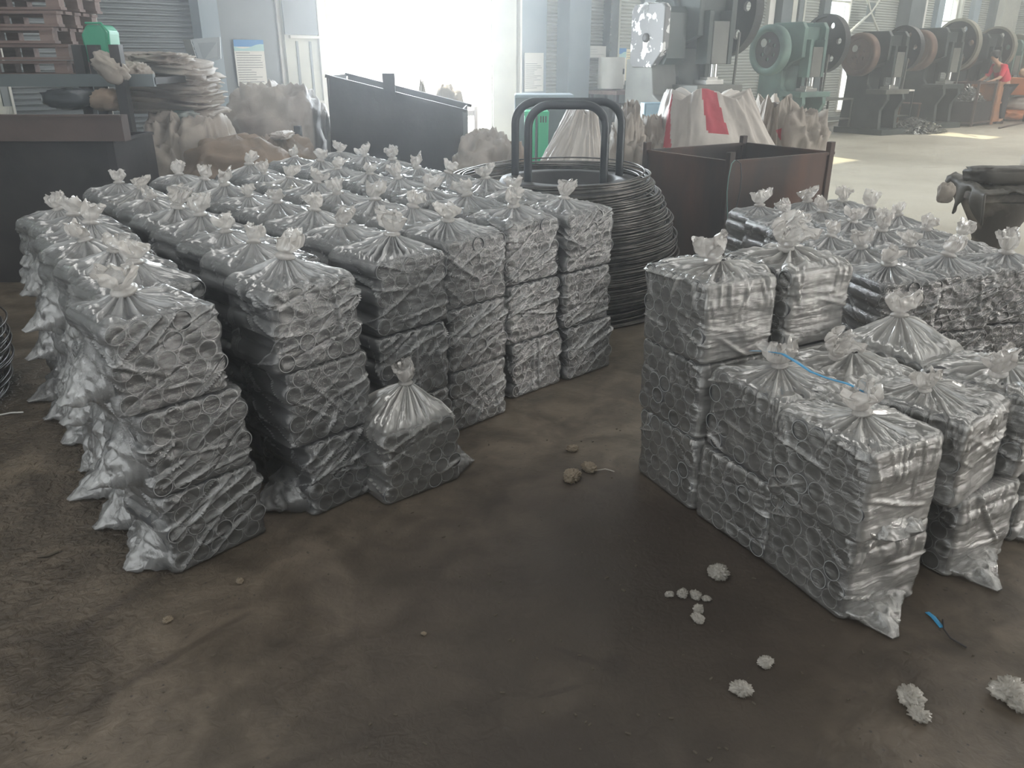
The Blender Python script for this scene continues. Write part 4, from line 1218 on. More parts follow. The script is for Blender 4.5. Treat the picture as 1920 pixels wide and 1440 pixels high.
# bench under it
ta, tb = wall_t(1078), wall_t(1202)
_, zt = wall_pt(1130, 168, 0.5)
bn = empty('work_bench', W((ta + tb) / 2, 0.6, 0), WA, 'dark cluttered work bench under the notices right of the gate', 'bench')
MB().box((0, 0, zt - 0.03), (tb - ta, 0.7, 0.06)).build('bench_top', M['wood'], bn)
for sx in (-1, 1):
    for sy in (-0.3, 0.3): MB().box((sx * ((tb - ta) / 2 - 0.06), sy, (zt - 0.06) / 2), (0.07, 0.07, zt - 0.06)).build('leg', M['dark_steel'], bn)
MB().box((0, 0.1, zt * 0.45), (tb - ta - 0.1, 0.5, zt * 0.6)).build('drawer_case', M['dark_steel'], bn)
rr3 = random.Random(4)
for k, nm in enumerate(('small dark vise at the left end of the bench', 'dark tin among the bench clutter', 'grey block in the middle of the bench', 'upright black tool on the bench', 'dark box at the right end of the bench')):
    tt = ta + (tb - ta) * (0.3 + 0.14 * k)
    mb = MB().box((0, 0, 0.04), (0.12, 0.1, 0.08)).lathe([(0.035, 0.08), (0.03, 0.12 + 0.03 * (k % 3))], (0.01, 0, 0), n=10)
    o = mb.build('bench_tool', M['press_dark'], loc=W(tt, 0.45, zt), rot=(0, 0, WA + k), bevel=0.004); tag(o, nm, 'tool', 'tools on the work bench')

# ------------------------------------------------------------------ tilted dark bin in the gate, fence, sacks
Yt = 8.3
pl, prr = px_at(617, 142, Yt), px_at(866, 206, Yt)
tb_ = empty('tilted_bin', (pl.x, Yt, 0), 0, 'large dark steel bin tipped sideways in front of the bright gate', 'bin')
Lw = prr.x - pl.x
hl, hr = pl.z, prr.z
zb = px_at(700, 322, Yt).z
for nm, y in (('side_sheet', 0.0), ('side_sheet', 0.95)):
    MB().prism([(-0.05, zb), (Lw, zb), (Lw, hr), (0, hl)], 0.014, Matrix.Translation((0, y, 0)) @ Matrix.Rotation(R(90), 4, 'X')).build(nm, M['dark_steel'], tb_)
MB().box((-0.02, 0.475, (hl + zb) / 2), (0.014, 0.95, hl - zb)).build('end_sheet', M['dark_steel'], tb_)
MB().box((Lw, 0.475, (hr + zb) / 2), (0.014, 0.95, hr - zb)).build('end_sheet', M['dark_steel'], tb_)
MB().beam((-0.03, -0.02, hl), (Lw + 0.05, -0.02, hr - 0.012), 0.05, 0.03).build('rim', M['dark_steel'], tb_)
MB().beam((-0.03, 0.96, hl), (Lw + 0.05, 0.96, hr - 0.012), 0.05, 0.03).build('rim', M['dark_steel'], tb_)
pm = px_at(730, 152, Yt)
MB().box((pm.x - pl.x, -0.03, pm.z - 0.03), (0.115, 0.03, 0.20)).build('lug', M['dark_steel'], tb_)
MB().box((Lw * 0.5, 0.475, zb), (Lw, 0.95, 0.014)).build('floor_sheet', M['dark_steel'], tb_)
# what it rests in
pa, pb2 = px_at(569, 300, 7.9), px_at(948, 300, 7.9)
open_bin('steel_bin', (pa.x, 7.85, 0), 0, pb2.x - pa.x, 1.7, zb + 0.005, M['dark_steel'], 'low dark steel bin holding up the tipped one, behind the left block')
MB().box((pa.x, 7.8, px_at(574, 236, 7.8).z / 2), (0.06, 0.06, px_at(574, 236, 7.8).z)).build('steel_post', M['dark_steel']).update_tag()
tag(bpy.data.objects['steel_post'], 'thin dark steel post left of the tipped bin', 'post')
# items peeking over the tilted bin
sack('grey_heap', 768, 810, 156, 9.6, 0.6, M['sack'], 41, 'pointed pale heap peeking over the tipped bin rim', cat='heap', fold=0.15, gather=0.75)
sack('grey_heap', 800, 868, 173, 9.9, 0.6, M['sack'], 43, 'rounded pale heap behind the low end of the tipped bin', cat='heap', fold=0.15)
# mesh fence across the gate
fa, fb = W(1.55, -0.25), W(3.0, -0.25)
fn = empty('mesh_fence', (0, 0, 0), 0, 'low rusty mesh barrier across the right part of the gate', 'fence')
pz_t = px_at(900, 214, fa.y + 0.6).z
MB().beam((fa.x, fa.y, pz_t), (fb.x, fb.y, pz_t), 0.05, 0.08).build('top_rail', M['brown_steel'], fn)
for q in (0.02, 0.62, 0.98):
    pp = fa.lerp(fb, q); MB().box((pp.x, pp.y, pz_t / 2 + 0.05), (0.07, 0.07, pz_t + 0.1), WA).build('fence_post', M['brown_steel'], fn)
mb = MB(); nw = 26
d_ = (fb - fa)
for k in range(-8, nw + 1):
    for sgn in (1, -1):
        a0 = k / nw; a1 = a0 + 8 / nw
        if sgn < 0: a0, a1 = a1, a0
        za, zc_ = 0.1, pz_t
        lo_, hi_ = min(a0, a1), max(a0, a1)
        if lo_ < 0 or hi_ > 1: continue
        mb.bar((fa.x + d_.x * a0, fa.y + d_.y * a0, za), (fa.x + d_.x * a1, fa.y + d_.y * a1, zc_), 0.006, 4)
o = mb.build('mesh_wires', M['brown_steel'], fn); o['kind'] = 'stuff'

sack('woven_sack', 846, 958, 262, 6.9, 0.6, M['sack'], 47, 'grey crumpled sack left of the coil, below the mesh fence', fold=0.35)
sack('woven_sack', 912, 992, 276, 7.3, 0.5, M['sack_brown'], 49, 'brownish sack half hidden behind the left hoop leg', fold=0.3)
sack('woven_sack', 1150, 1212, 222, 7.4, 0.5, M['sack'], 53, 'torn sack of scrap between the hoop and the red striped sack', fold=0.45, freq=2.8)
sack('woven_sack', 1196, 1262, 238, 7.9, 0.5, M['sack'], 55, 'crumpled sack below the pale blue box', fold=0.4, freq=2.8)
for k, xx in enumerate((993, 1017)):
    p = px_at(xx, 262, 8.6); zt_ = px_at(xx, 207, 8.6).z
    o = empty('green_bin', (p.x, p.y, 0), 0, ['bright green plastic bin, left of two behind the hoops', 'bright green plastic bin touching the pale sack, right of two'][k], 'bin', 'green bins behind the coil')
    MB().box((0, 0, zt_ / 2), (0.095, 0.30, zt_), None, 0, 1.15).build('bin_body', M['green_bright'], o, bevel=0.008)
    MB().box((0, -0.17, zt_ - 0.02), (0.115, 0.02, 0.04)).build('bin_rim', M['green_bright'], o)
    mb = MB()
    for s_ in (-0.025, 0.0, 0.025): mb.box((s_, -0.176, zt_ - 0.075), (0.010, 0.006, 0.06))
    mb.build('slots', M['dark_steel'], o)
ca, cb_ = px_at(965, 262, 9.0), px_at(1075, 262, 9.0)
zc_ = px_at(1000, 178, 9.0).z
o = empty('steel_cabinet', (0, 0, 0), 0, 'low dull grey steel cabinet behind the green bins', 'cabinet')
MB().box(((ca.x + cb_.x) / 2, 9.3, zc_ / 2), (cb_.x - ca.x, 0.5, zc_)).build('carcass', M['col_blue'], o, bevel=0.01)
for s_ in (-1, 1):
    dx = (cb_.x - ca.x) / 4 * s_
    MB().box(((ca.x + cb_.x) / 2 + dx, 9.04, zc_ / 2), ((cb_.x - ca.x) / 2 - 0.02, 0.02, zc_ - 0.06)).build('door', M['col_dark'], o)

# ------------------------------------------------------------------ wire coils
def coil(loc, prof, n_rings, seed, label, wr=0.0055, tilt=(0, 0), elong=1.0, shift=0.0, rz=0.0):
    rnd_ = random.Random(seed)
    o = empty('wire_coil', loc, rz, label, 'coil')
    mb = MB(); N = 72
    for k in range(n_rings):
        f = k / (n_rings - 1)
        for q in range(len(prof) - 1):
            if prof[q][0] <= f <= prof[q + 1][0]:
                u = (f - prof[q][0]) / (prof[q + 1][0] - prof[q][0])
                r = prof[q][1] * (1 - u) + prof[q + 1][1] * u; z = prof[q][2] * (1 - u) + prof[q + 1][2] * u
                break
        r += rnd_.uniform(-.028, .022); z += rnd_.uniform(-.010, .010)
        ox, oy = rnd_.uniform(-.02, .02) + shift * max(0, f - 0.5) * 2, rnd_.uniform(-.02, .02); ph = rnd_.random() * 6.28
        e = rnd_.uniform(-.02, .02); ta_, tb2 = rnd_.uniform(-.022, .022), rnd_.uniform(-.022, .022)
        pts = []
        for i in range(N):
            a = 2 * math.pi * i / N
            rad = r * (1 + e * math.cos(2 * a + ph))
            x = ox + rad * math.cos(a) * elong; y = oy + rad * math.sin(a)
            pts.append((x, y, max(wr, z + (ta_ + tilt[0]) * x + (tb2 + tilt[1]) * y)))
        mb.tube(pts, wr, 5, closed=True)
    # filling body just inside, so that the pack is not see-through
    p2 = [(prof[q][1] - (0.05 if q < len(prof) - 2 else 0.17), prof[q][2] - (0.0 if q < len(prof) - 1 else 0.03)) for q in range(len(prof))]
    w = mb.build('wire_loops', M['wire'], o); w['kind'] = 'stuff'
    core = MB().lathe([(p2[0][0], max(0.01, p2[0][1]))] + p2[1:] + [(p2[-1][0] - 0.12, p2[-1][1]), (p2[-1][0] - 0.14, 0.02)], (0, 0, 0), n=48, cap=False)
    c_ = core.build('inner_loops', M['dark_steel'], o); c_['kind'] = 'stuff'
    c_.scale = (elong, 1, 1)
    return o


coil((0.36, 5.22, 0), [(0, 0.66, 0.01), (0.3, 0.69, 0.25), (0.62, 0.69, 0.52), (0.85, 0.66, 0.70), (1.0, 0.60, 0.83)], 160, 5, 'tall coil of dark steel wire on the floor behind the left block', tilt=(0.02, 0.02), shift=-0.12)
coil((-3.02, 3.35, 0), [(0, 0.62, 0.01), (0.5, 0.66, 0.25), (1.0, 0.60, 0.50)], 60, 9, 'dark wire coil at the left frame edge beside the left block')
hc = empty('coil_carrier', (0.36, 5.22, 0), 0, 'dark round tube carrier with two tall hoops inside the wire coil', 'carrier')


def hoop(x0, x1, y, ztop, rc=0.13):
    pts = [(x0, y, 0.02), (x0, y, ztop - rc)]
    for i in range(1, 8):
        a = math.pi - i / 8 * math.pi / 2
        pts.append((x0 + rc + rc * math.cos(a), y, ztop - rc + rc * math.sin(a)))
    pts += [(x0 + rc, y, ztop), (x1 - rc, y, ztop)]
    for i in range(1, 8):
        a = math.pi / 2 - i / 8 * math.pi / 2
        pts.append((x1 - rc + rc * math.cos(a), y, ztop - rc + rc * math.sin(a)))
    pts += [(x1, y, ztop - rc), (x1, y, 0.02)]
    return pts


for (pa_, pb_, yy) in ((px_at(990, 300, 5.05), px_at(1133, 300, 5.05), 5.05), (px_at(966, 300, 5.35), px_at(1162, 300, 5.35), 5.35)):
    zt_ = px_at(1060, 197 if yy < 5.2 else 191, yy).z
    MB().tube([(x - 0.36, y - 5.22, z) for x, y, z in hoop(pa_.x, pb_.x, yy, zt_)], 0.026, 10).build('hoop', M['hoop'], hc)

# ------------------------------------------------------------------ rusty bin with corner posts
o = open_bin('steel_bin', (1.60, 6.05, 0), R(32), 1.16, 0.92, 0.80, M['rust_steel'], 'rusty dark steel bin with corner posts behind the right hand bags',
             tabs=((0, 0, 0.07), (1.12, 0, 0.09), (1.12, 0.92, 0.07), (0, 0.92, 0.07)))
cp = px_at(1352, 300, 6.0)
for k, dx in enumerate((-0.05, 0.06)):
    pts = [(1.62 + 0.01 * k, 6.0, 0.82)] + [(1.62 + dx * (0.6 + 0.3 * math.sin(i)), 6.0 - 0.035, 0.80 - i * 0.1) for i in range(7)]
    q = MB().tube(pts, 0.004, 6).build('hanging_cord', mat('cord_green', (0.16, 0.30, 0.28), None, rough=0.6) if k == 0 else M['hoop'])
    tag(q, ['thin green cord hanging down the left side of the bin post', 'thin dark cord hanging down the right side of the bin post'][k], 'cord')

# ------------------------------------------------------------------ bulk sacks behind the bin
def bulk_sack(label, xl, xr, tl, tr, ytop, Y, depth, m, seed, stripes=(), fold=0.05, neck=None):
    a = px_at(xl, ytop, Y); b = px_at(xr, ytop, Y); c0 = px_at(tl, ytop, Y); c1 = px_at(tr, ytop, Y)
    H = a.z; nu, nv = 260, 120
    th = np.linspace(0, 2 * math.pi, nu, endpoint=False)[None, :]; v = np.linspace(0, 1, nv)[:, None]
    cx0, cx1 = (a.x + b.x) / 2, (c0.x + c1.x) / 2
    hw0, hw1 = (b.x - a.x) / 2, (c1.x - c0.x) / 2
    e = np.clip((v - 0.42) / 0.58, 0, 1) ** 0.9
    hw = hw0 * (1 - e) + hw1 * e; cx = cx0 * (1 - e) + cx1 * e
    dp = depth / 2 * (1 - 0.55 * e)
    def se(q): return np.sign(q) * np.abs(q) ** 0.72
    rn = ridged(np.cos(th) * 3 + seed + 0 * v, np.sin(th) * 3 + v * 1.2, v * 1.4 + seed, 4)
    k = 1 + fold * (rn - 0.3) * (1 + 1.2 * e) + 0.045 * e * np.sin(th * 9 + seed + 2 * v) + 0.03 * vnoise(np.cos(th) * 2 + 0 * v, np.sin(th) * 2 + 0 * v, v * 3)
    X = cx - cx0 + hw * se(np.cos(th)) * k; Yv = dp * se(np.sin(th)) * k
    Z = H * v + 0.05 * e * np.sin(th * 5 + seed) + 0.03 * (rn - .3) * e
    P = np.stack([X, Yv, np.maximum(Z, 0.0)], -1)
    # closing top
    top = P[-1:].copy(); top[..., 0] = top[..., 0] * 0.5 + (cx1 - cx0) * 0.5; top[..., 1] *= 0.5; top[..., 2] -= 0.08
    top2 = top.copy(); top2[..., 0] = cx1 - cx0; top2[..., 1] = 0
    P = np.concatenate([P, top, top2], 0)
    me = grid_mesh('bulk_sack', P, [m, M['sack_red']])
    mi = np.zeros((P.shape[0] - 1, nu), dtype=np.int32)
    for (u0, u1, v0, v1, sl) in stripes:
        for r in range(nv - 1):
            vv = r / (nv - 1)
            if v0 <= vv <= v1:
                for c in range(nu):
                    uu = (c / nu * 360 + sl * (vv - v0)) % 360
                    if u0 <= uu <= u1: mi[r, c] = 1
    me.polygons.foreach_set('material_index', mi.ravel())
    o = link('bulk_sack', me, loc=(cx0, Y + depth * 0.2, 0))
    return tag(o, label, 'sack')


bulk_sack('huge white bulk sack with red stripes standing behind the rusty bin', 1222, 1498, 1262, 1412, 178, 7.9, 1.3, M['sack_white'], 4,
          stripes=((214, 226, 0.55, 1.0, 40), (262, 274, 0.70, 1.0, 14)))
bulk_sack('second slumped white sack with a red band, right of the huge striped sack', 1412, 1520, 1440, 1488, 190, 8.3, 0.9, M['sack'], 8, stripes=((285, 305, 0.55, 0.78, 120),), fold=0.12)
sack('open_sack', 1474, 1566, 204, 8.2, 0.6, M['sack'], 57, 'grey sack with a wide open mouth flopping to the right of the striped sacks', fold=0.30, freq=2.0)
bulk_sack('big pale sack seen through the hoops above the wire coil', 986, 1156, 1078, 1118, 203, 6.75, 0.8, M['sack_white'], 6, fold=0.10)
# pale blue box and cable
p = px_at(1222, 238, 10.2); zt_ = px_at(1222, 192, 10.2).z
o = empty('control_box', (p.x, p.y, 0), R(10), 'pale blue electrical box standing low beside the big press', 'box')
MB().box((0, 0, zt_ / 2 + p.z / 2), (0.27, 0.16, zt_ - p.z)).build('enclosure', M['blue_box'], o, bevel=0.01)
MB().box((0, -0.085, (zt_ + p.z) / 2), (0.24, 0.01, zt_ - p.z - 0.04)).build('lid', M['blue_box'], o, bevel=0.004)
MB().lathe([(0.025, 0), (0.02, 0.03)], (0.09, -0.09, zt_ - 0.10), (0, -1, 0), 12).build('knob', M['dark_steel'], o)
MB().box((0, 0, p.z / 2), (0.2, 0.14, p.z)).build('stand', M['dark_steel'], o)

# ------------------------------------------------------------------ mechanical presses
def wheel_mesh(name, r, thick, m, holes=6, hr=0.11, hc=0.66, hub=0.16):
    ol = [circ(0, 0, r, 48)]
    for k in range(holes): ol.append(circ(r * hc * math.cos(k * 2 * math.pi / holes + 0.4), r * hc * math.sin(k * 2 * math.pi / holes + 0.4), hr * r * 1.05, 18))
    return plate_mesh(name, ol, thick, m)


def press(loc, rz, S, label, body, wheel_m, guard_m, disc_m, wr=0.50, guard='round', gr=0.40, wz=1.74, gz=1.62, table_m=None, wx=0.66, gx=0.70, rim_m=None):
    o = empty('power_press', loc, rz, label, 'press', 'power presses along the wall')
    o.scale = (S, S, S)
    prof = [(-0.50, 0.0), (0.55, 0.0), (0.50, 0.95), (0.48, 1.85), (0.25, 2.08), (-0.38, 2.08), (-0.46, 1.98), (-0.46, 1.50), (-0.22, 1.42), (-0.06, 1.28), (-0.06, 1.02), (-0.16, 0.90), (-0.58, 0.86), (-0.60, 0.72), (-0.46, 0.50)]
    F = Matrix(((0, 0, 1, 0), (1, 0, 0, 0), (0, 1, 0, 0), (0, 0, 0, 1)))      # polygon (y, z), thickness along x
    for s in (-1, 1): MB().prism(prof, 0.09, Matrix.Translation((s * 0.27, 0, 0)) @ F).build('side_frame', body, o, bevel=0.012)
    MB().prism([(0.05, 0.05), (0.5, 0.05), (0.46, 1.9), (0.2, 2.0), (-0.34, 2.0), (-0.34, 1.56), (0.05, 1.36)], 0.46, F).build('rear_casting', body, o)
    MB().box((0, -0.36, 0.88), (0.78, 0.50, 0.09)).build('bed', table_m or body, o, bevel=0.01)
    MB().box((0, -0.06, 0.06), (0.86, 1.25, 0.12)).build('foot', body, o, bevel=0.01)
    MB().box((0, -0.46, 1.42), (0.26, 0.16, 0.50)).build('slide', M['press_grey'], o, bevel=0.01)
    for s in (-1, 1): MB().box((s * 0.18, -0.44, 1.48), (0.07, 0.20, 0.62)).build('slide_guide', body, o, bevel=0.006)
    MB().lathe([(0.05, 0), (0.05, 0.16)], (0, -0.46, 1.02), n=12).build('punch', M['chrome'], o)
    MB().box((0, -0.38, 0.955), (0.30, 0.24, 0.06)).box((0, -0.38, 1.0), (0.18, 0.15, 0.04)).build('die_block', M['chrome'], o, bevel=0.004)
    MB().lathe([(0.07, -gx - 0.05), (0.07, wx + 0.1)], (0, 0.05, wz), (1, 0, 0), 16).build('crank_shaft', M['chrome'], o)
    for s in (-1, 1): MB().lathe([(0.17, 0), (0.17, 0.06), (0.12, 0.08)], (s * 0.31, 0.05, wz), (s, 0, 0), 20).build('bearing_cap', body, o)
    # flywheel with true holes
    fw = empty('flywheel'); fw.parent = o; fw.location = (wx, 0.05, wz); fw.rotation_euler = (0, R(90), 0)
    link('web', wheel_mesh('web', wr * 0.97, 0.05, wheel_m), fw)
    MB().lathe([(wr * 0.90, -0.07), (wr, -0.07), (wr, 0.07), (wr * 0.90, 0.07), (wr * 0.90, -0.07)], (0, 0, 0), n=48, cap=False, smooth=False).build('rim', rim_m or wheel_m, fw)
    MB().lathe([(0.13, -0.09), (0.13, 0.09), (0.06, 0.11)], (0, 0, 0), n=20).build('hub', wheel_m, fw)
    # guard or gear on the near side
    if guard == 'round':
        gd = empty('gear_guard'); gd.parent = o; gd.location = (-gx, -0.05, gz); gd.rotation_euler = (0, R(-90), 0)
        MB().lathe([(gr, -0.09), (gr, 0.06), (gr * 0.93, 0.08), (gr * 0.74, 0.08), (gr * 0.72, 0.0)], (0, 0, 0), n=44).build('guard_ring', guard_m, gd)
        link('disc', plate_mesh('disc', [circ(0, 0, gr * 0.71, 36)] + [circ(gr * 0.36 * math.cos(k * math.pi / 3), gr * 0.36 * math.sin(k * math.pi / 3), gr * 0.085, 14) for k in range(6)], 0.03, disc_m), gd, loc=(0, 0, 0.02))
        MB().lathe([(gr * 0.2, 0.0), (gr * 0.18, 0.06), (gr * 0.08, 0.07)], (0, 0, 0), n=18).build('hub', disc_m, gd)
    elif guard == 'plate':
        gd = empty('cover_plate'); gd.parent = o; gd.location = (-gx, 0.0, gz - 0.12)
        hw, hh, c = 0.32, 0.37, 0.13
        oct_ = [(-hw + 0.05, -hh), (hw - c * 1.6, -hh), (hw, -hh + c * 1.6), (hw, hh - 0.05), (hw - 0.06, hh), (-hw + c * 0.4, hh), (-hw, hh - c * 0.6), (-hw, -hh + 0.08)]
        MB().prism([(-x, y) for x, y in reversed(oct_)], 0.10, F).build('cover_sheet', M['silver_flake'], gd, bevel=0.012)
        MB().lathe([(0.055, 0.05), (0.055, 0.075), (0.03, 0.085)], (0, 0, -0.02), (-1, 0, 0), 14).build('centre_boss', M['dark_steel'], gd)
        MB().prism([(x * 0.9, y * 0.9) for x, y in oct_], 0.30, Matrix.Translation((0.2, 0, 0)) @ F).build('gear_case', body, gd)
    # motor at the rear
    MB().lathe([(0.12, -0.16), (0.13, -0.12), (0.13, 0.12), (0.12, 0.16)], (0.12, 0.62, 1.25), (1, 0, 0), 18).box((0.12, 0.54, 1.1), (0.3, 0.16, 0.05)).build('motor', body, o)
    MB().bar((0.45, -0.35, 0.12), (0.45, -0.40, 1.55), 0.018).build('tie_rod', M['press_grey'], o)
    return o


PA = [
    (5.45, 2.2, 1.22, 'largest press, with a flaking silver octagonal cover on its near side', 'press_dark', 'wheel', 'plate', 0.56),
    (8.75, 2.1, 1.02, 'green press with a round green guard, right of the silver covered press', 'press_green', 'wheel', 'round', 0.51),
    (12.15, 2.1, 0.98, 'dark green press with a rusty round disc, third from left along the wall', 'press_dark', 'wheel', 'round', 0.48),
    (14.9, 2.1, 1.04, 'press with a brown disc and a pale rimmed wheel, behind the scrap heap', 'press_dark', 'wheel', 'round', 0.56),
    (17.4, 2.1, 1.0, 'dark press with a bright rimmed wheel behind the person in red', 'press_dark', 'wheel', 'round', 0.54),
    (19.3, 2.0, 0.95, 'farthest press with a pale green wheel by the end wall', 'press_green', 'wheel_pale', 'round', 0.5),
]
PRESSES = []
for k, (t, dep, S, lab, bm, wm, gd, wr) in enumerate(PA):
    PRESSES.append(press(W(t, dep), WA - R(11), S, lab, M[bm], M[wm], M['press_green'] if k in (1, 5) else M['wheel_rust'], M['wheel_rust'] if k != 1 else M['wheel'], wr=wr, guard=gd,
          gr=(0.4, 0.42, 0.43, 0.42, 0.40, 0.40)[k], table_m=M['press_grey'] if k in (0, 2) else None, rim_m=M['wheel_pale'] if k in (3, 4, 5) else None, wx=(0.66 if k == 0 else 0.86), wz=(1.82 if k == 0 else 1.74)))
# pale lower housing of the largest press
o = MB().prism([(-0.45, 0), (0.5, 0), (0.5, 1.45), (-0.1, 1.45), (-0.18, 0.95), (-0.45, 0.8)], 0.5, Matrix(((0, 0, 1, 0), (1, 0, 0, 0), (0, 1, 0, 0), (0, 0, 0, 1)))).build('lower_housing', M['press_grey'], PRESSES[0], loc=(-0.52, 0.0, 0), bevel=0.02)
o.scale = (0.8, 0.85, 0.85); tag(o, 'stained light grey lower housing')


def frame_table(name, P_, w, d, h, label, m, top_m=None, shelf=None, cat='table'):
    o = empty(name, P_, WA, label, cat)
    for sx in (-1, 1):
        for sy in (-1, 1): MB().box((sx * (w / 2 - 0.02), sy * (d / 2 - 0.02), h / 2), (0.035, 0.035, h)).build('leg', m, o)
    MB().box((0, 0, h - 0.015), (w, d, 0.03)).build('top', top_m or m, o)
    if shelf: MB().box((0, 0, shelf), (w - 0.04, d - 0.04, 0.02)).build('shelf', m, o)
    return o


frame_table('steel_table', px_z(1540, 250), 1.3, 0.6, 0.72, 'grey open steel frame table beside the green press', M['press_grey'], shelf=0.3)
frame_table('steel_table', px_z(1668, 243), 0.75, 0.5, 0.86, 'pale topped steel table in front of the third press', M['press_dark'], M['white'], shelf=0.3)
frame_table('small_table', px_z(1712, 236), 0.8, 0.5, 0.55, 'low brown wooden table left of the scrap cage', M['wheel_rust'], M['wood'])
frame_table('tall_shelf', W(10.6, 1.3), 0.9, 0.4, 1.3, 'dark open shelf with small parts between the green and third press', M['dark_steel'], shelf=0.7, cat='shelf')
# scrap cage with orange end panel
cg = empty('scrap_cage', px_z(1808, 234), WA, 'dark mesh cage of bright scrap with an orange end panel', 'cage')
for a, b in (((-0.55, -0.35), (0.55, -0.35)), ((0.55, -0.35), (0.55, 0.35)), ((0.55, 0.35), (-0.55, 0.35)), ((-0.55, 0.35), (-0.55, -0.35))):
    for z in (0.08, 0.98): MB().beam((a[0], a[1], z), (b[0], b[1], z), 0.04, 0.04).build('rail', M['brown_steel'], cg)
for sx in (-0.55, 0.55):
    for sy in (-0.35, 0.35): MB().box((sx, sy, 0.52), (0.05, 0.05, 1.04)).build('corner_post', M['brown_steel'], cg)
MB().box((0, -0.34, 0.32), (1.08, 0.01, 0.48)).build('mesh_panel', M['dark_steel'], cg)
MB().box((-0.54, 0, 0.32), (0.01, 0.68, 0.48)).build('mesh_panel', M['dark_steel'], cg)
MB().box((0.0, 0, 0.1), (1.06, 0.68, 0.02)).build('floor_sheet', M['dark_steel'], cg)
oc = empty('orange_cage', px_z(1842, 231), WA, 'rusty orange mesh sided crate right of the dark scrap cage', 'crate')
for z in (0.08, 0.5, 0.96): MB().box((0, -0.3, z), (0.62, 0.04, 0.04)).build('rail', M['orange_rust'], oc)
for sx in (-0.3, 0.3):
    for sy in (-0.3, 0.3): MB().box((sx, sy, 0.5), (0.05, 0.05, 1.0)).build('corner_post', M['orange_rust'], oc)
MB().box((0, -0.29, 0.5), (0.6, 0.008, 0.9)).build('mesh_panel', M['orange_rust'], oc)
MB().box((-0.29, 0, 0.5), (0.008, 0.6, 0.9)).build('mesh_panel', M['orange_rust'], oc)


def scrap_pile(name, c, rx, ry, h, n, seed, label, L=0.09, z0=0.0):
    rn_ = random.Random(seed); mb = MB()
    for i in range(n):
        a = rn_.random() * 6.283; q = math.sqrt(rn_.random())
        x = rx * q * math.cos(a); y = ry * q * math.sin(a)
        z = h * max(0, 1 - q) ** 0.8 * rn_.uniform(0.55, 1.0) + 0.01
        m3 = Matrix.Rotation(rn_.random() * 6.28, 3, 'Z') @ Matrix.Rotation(rn_.uniform(-.8, .8), 3, 'Y')
        mb.box((x, y, z), (L * rn_.uniform(.5, 1.3), 0.03, 0.005), m3)
    mb.lathe([(0.98, 0), (0.6, 0.35), (0.25, 0.7), (0.02, 0.82)], (0, 0, 0), n=20)
    N_ = 4 * 20
    for i in range(len(mb.v) - N_ - 40, len(mb.v)): mb.v[i] = (mb.v[i][0] * rx * 0.9, mb.v[i][1] * ry * 0.9, mb.v[i][2] * h)
    o = mb.build(name, M['scrap'], loc=(c.x, c.y, z0), rot=(0, 0, WA)); tag(o, label, 'scrap', kind='stuff')
    return o


pc_ = px_z(1712, 247)
scrap_pile('scrap_heap', pc_, 0.95, 0.6, 0.34, 900, 3, 'low heap of shiny scrap offcuts on the pale floor before the presses')
cc = px_z(1808, 234)
scrap_pile('cage_scrap', cc, 0.50, 0.32, 0.45, 380, 4, 'bright scrap strips filling the dark mesh cage', z0=0.52)
# orange tub, tan sacks, red and white bag, rod
p = px_z(1908, 226)
o = empty('orange_tub', (p.x, p.y, 0), WA, 'orange tub full of work pieces at the right frame edge', 'tub')
MB().box((0.3, 0, 0.85), (1.5, 0.6, 0.42), None, 0, 1.05).build('tub_body', M['orange'], o, bevel=0.02)
for sx in (-0.35, 0.95):
    for sy in (-0.25, 0.25): MB().box((sx, sy, 0.32), (0.05, 0.05, 0.64)).build('leg', M['dark_steel'], o)
MB().beam((-0.38, -0.26, 0.25), (0.95, -0.26, 0.25), 0.04, 0.04).build('brace', M['dark_steel'], o)
link('tan_sack', blob_mesh('tan_sack', (1.2, 0.5, 0.26), 61, M['tan'], 40, 20, 0.2, 2.5), loc=(p.x + 0.25, p.y + 0.2, 1.05), rot=(0, 0, WA))
tag(bpy.data.objects['tan_sack'], 'tan cloth lying along the top of the orange tub', 'cloth')
pr_ = px_z(1915, 226)
o = link('red_bag', blob_mesh('red_bag', (1.0, 0.7, 0.28), 63, M['orange'], 48, 24, 0.2, 2.4), loc=(pr_.x, pr_.y + 0.2, 0), rot=(0, 0, 0))
tag(o, 'bright orange red woven bag on the floor at the right frame edge', 'bag')
o = link('white_sack', blob_mesh('white_sack', (0.85, 0.55, 0.34), 64, M['sack_white'], 48, 24, 0.2, 2.4), loc=(pr_.x + 0.04, pr_.y + 0.25, 0.24))
tag(o, 'white sack slumped on the orange red bag at the right frame edge', 'sack')
a_ = px_z(1873, 240, 0.02); b_ = px_z(1935, 226, 0.02)
o = MB().bar(a_, b_, 0.022).build('steel_rod', M['brown_steel']); tag(o, 'brown steel rod lying on the pale floor below the orange red bag', 'rod')
p = px_z(1935, 318)
o = link('clear_bag', blob_mesh('clear_bag', (0.32, 0.32, 0.26), 66, M['sack_white'], 40, 24, 0.25, 2.4), loc=(p.x, p.y, 0)); tag(o, 'small whitish bag cut by the right frame edge', 'bag')


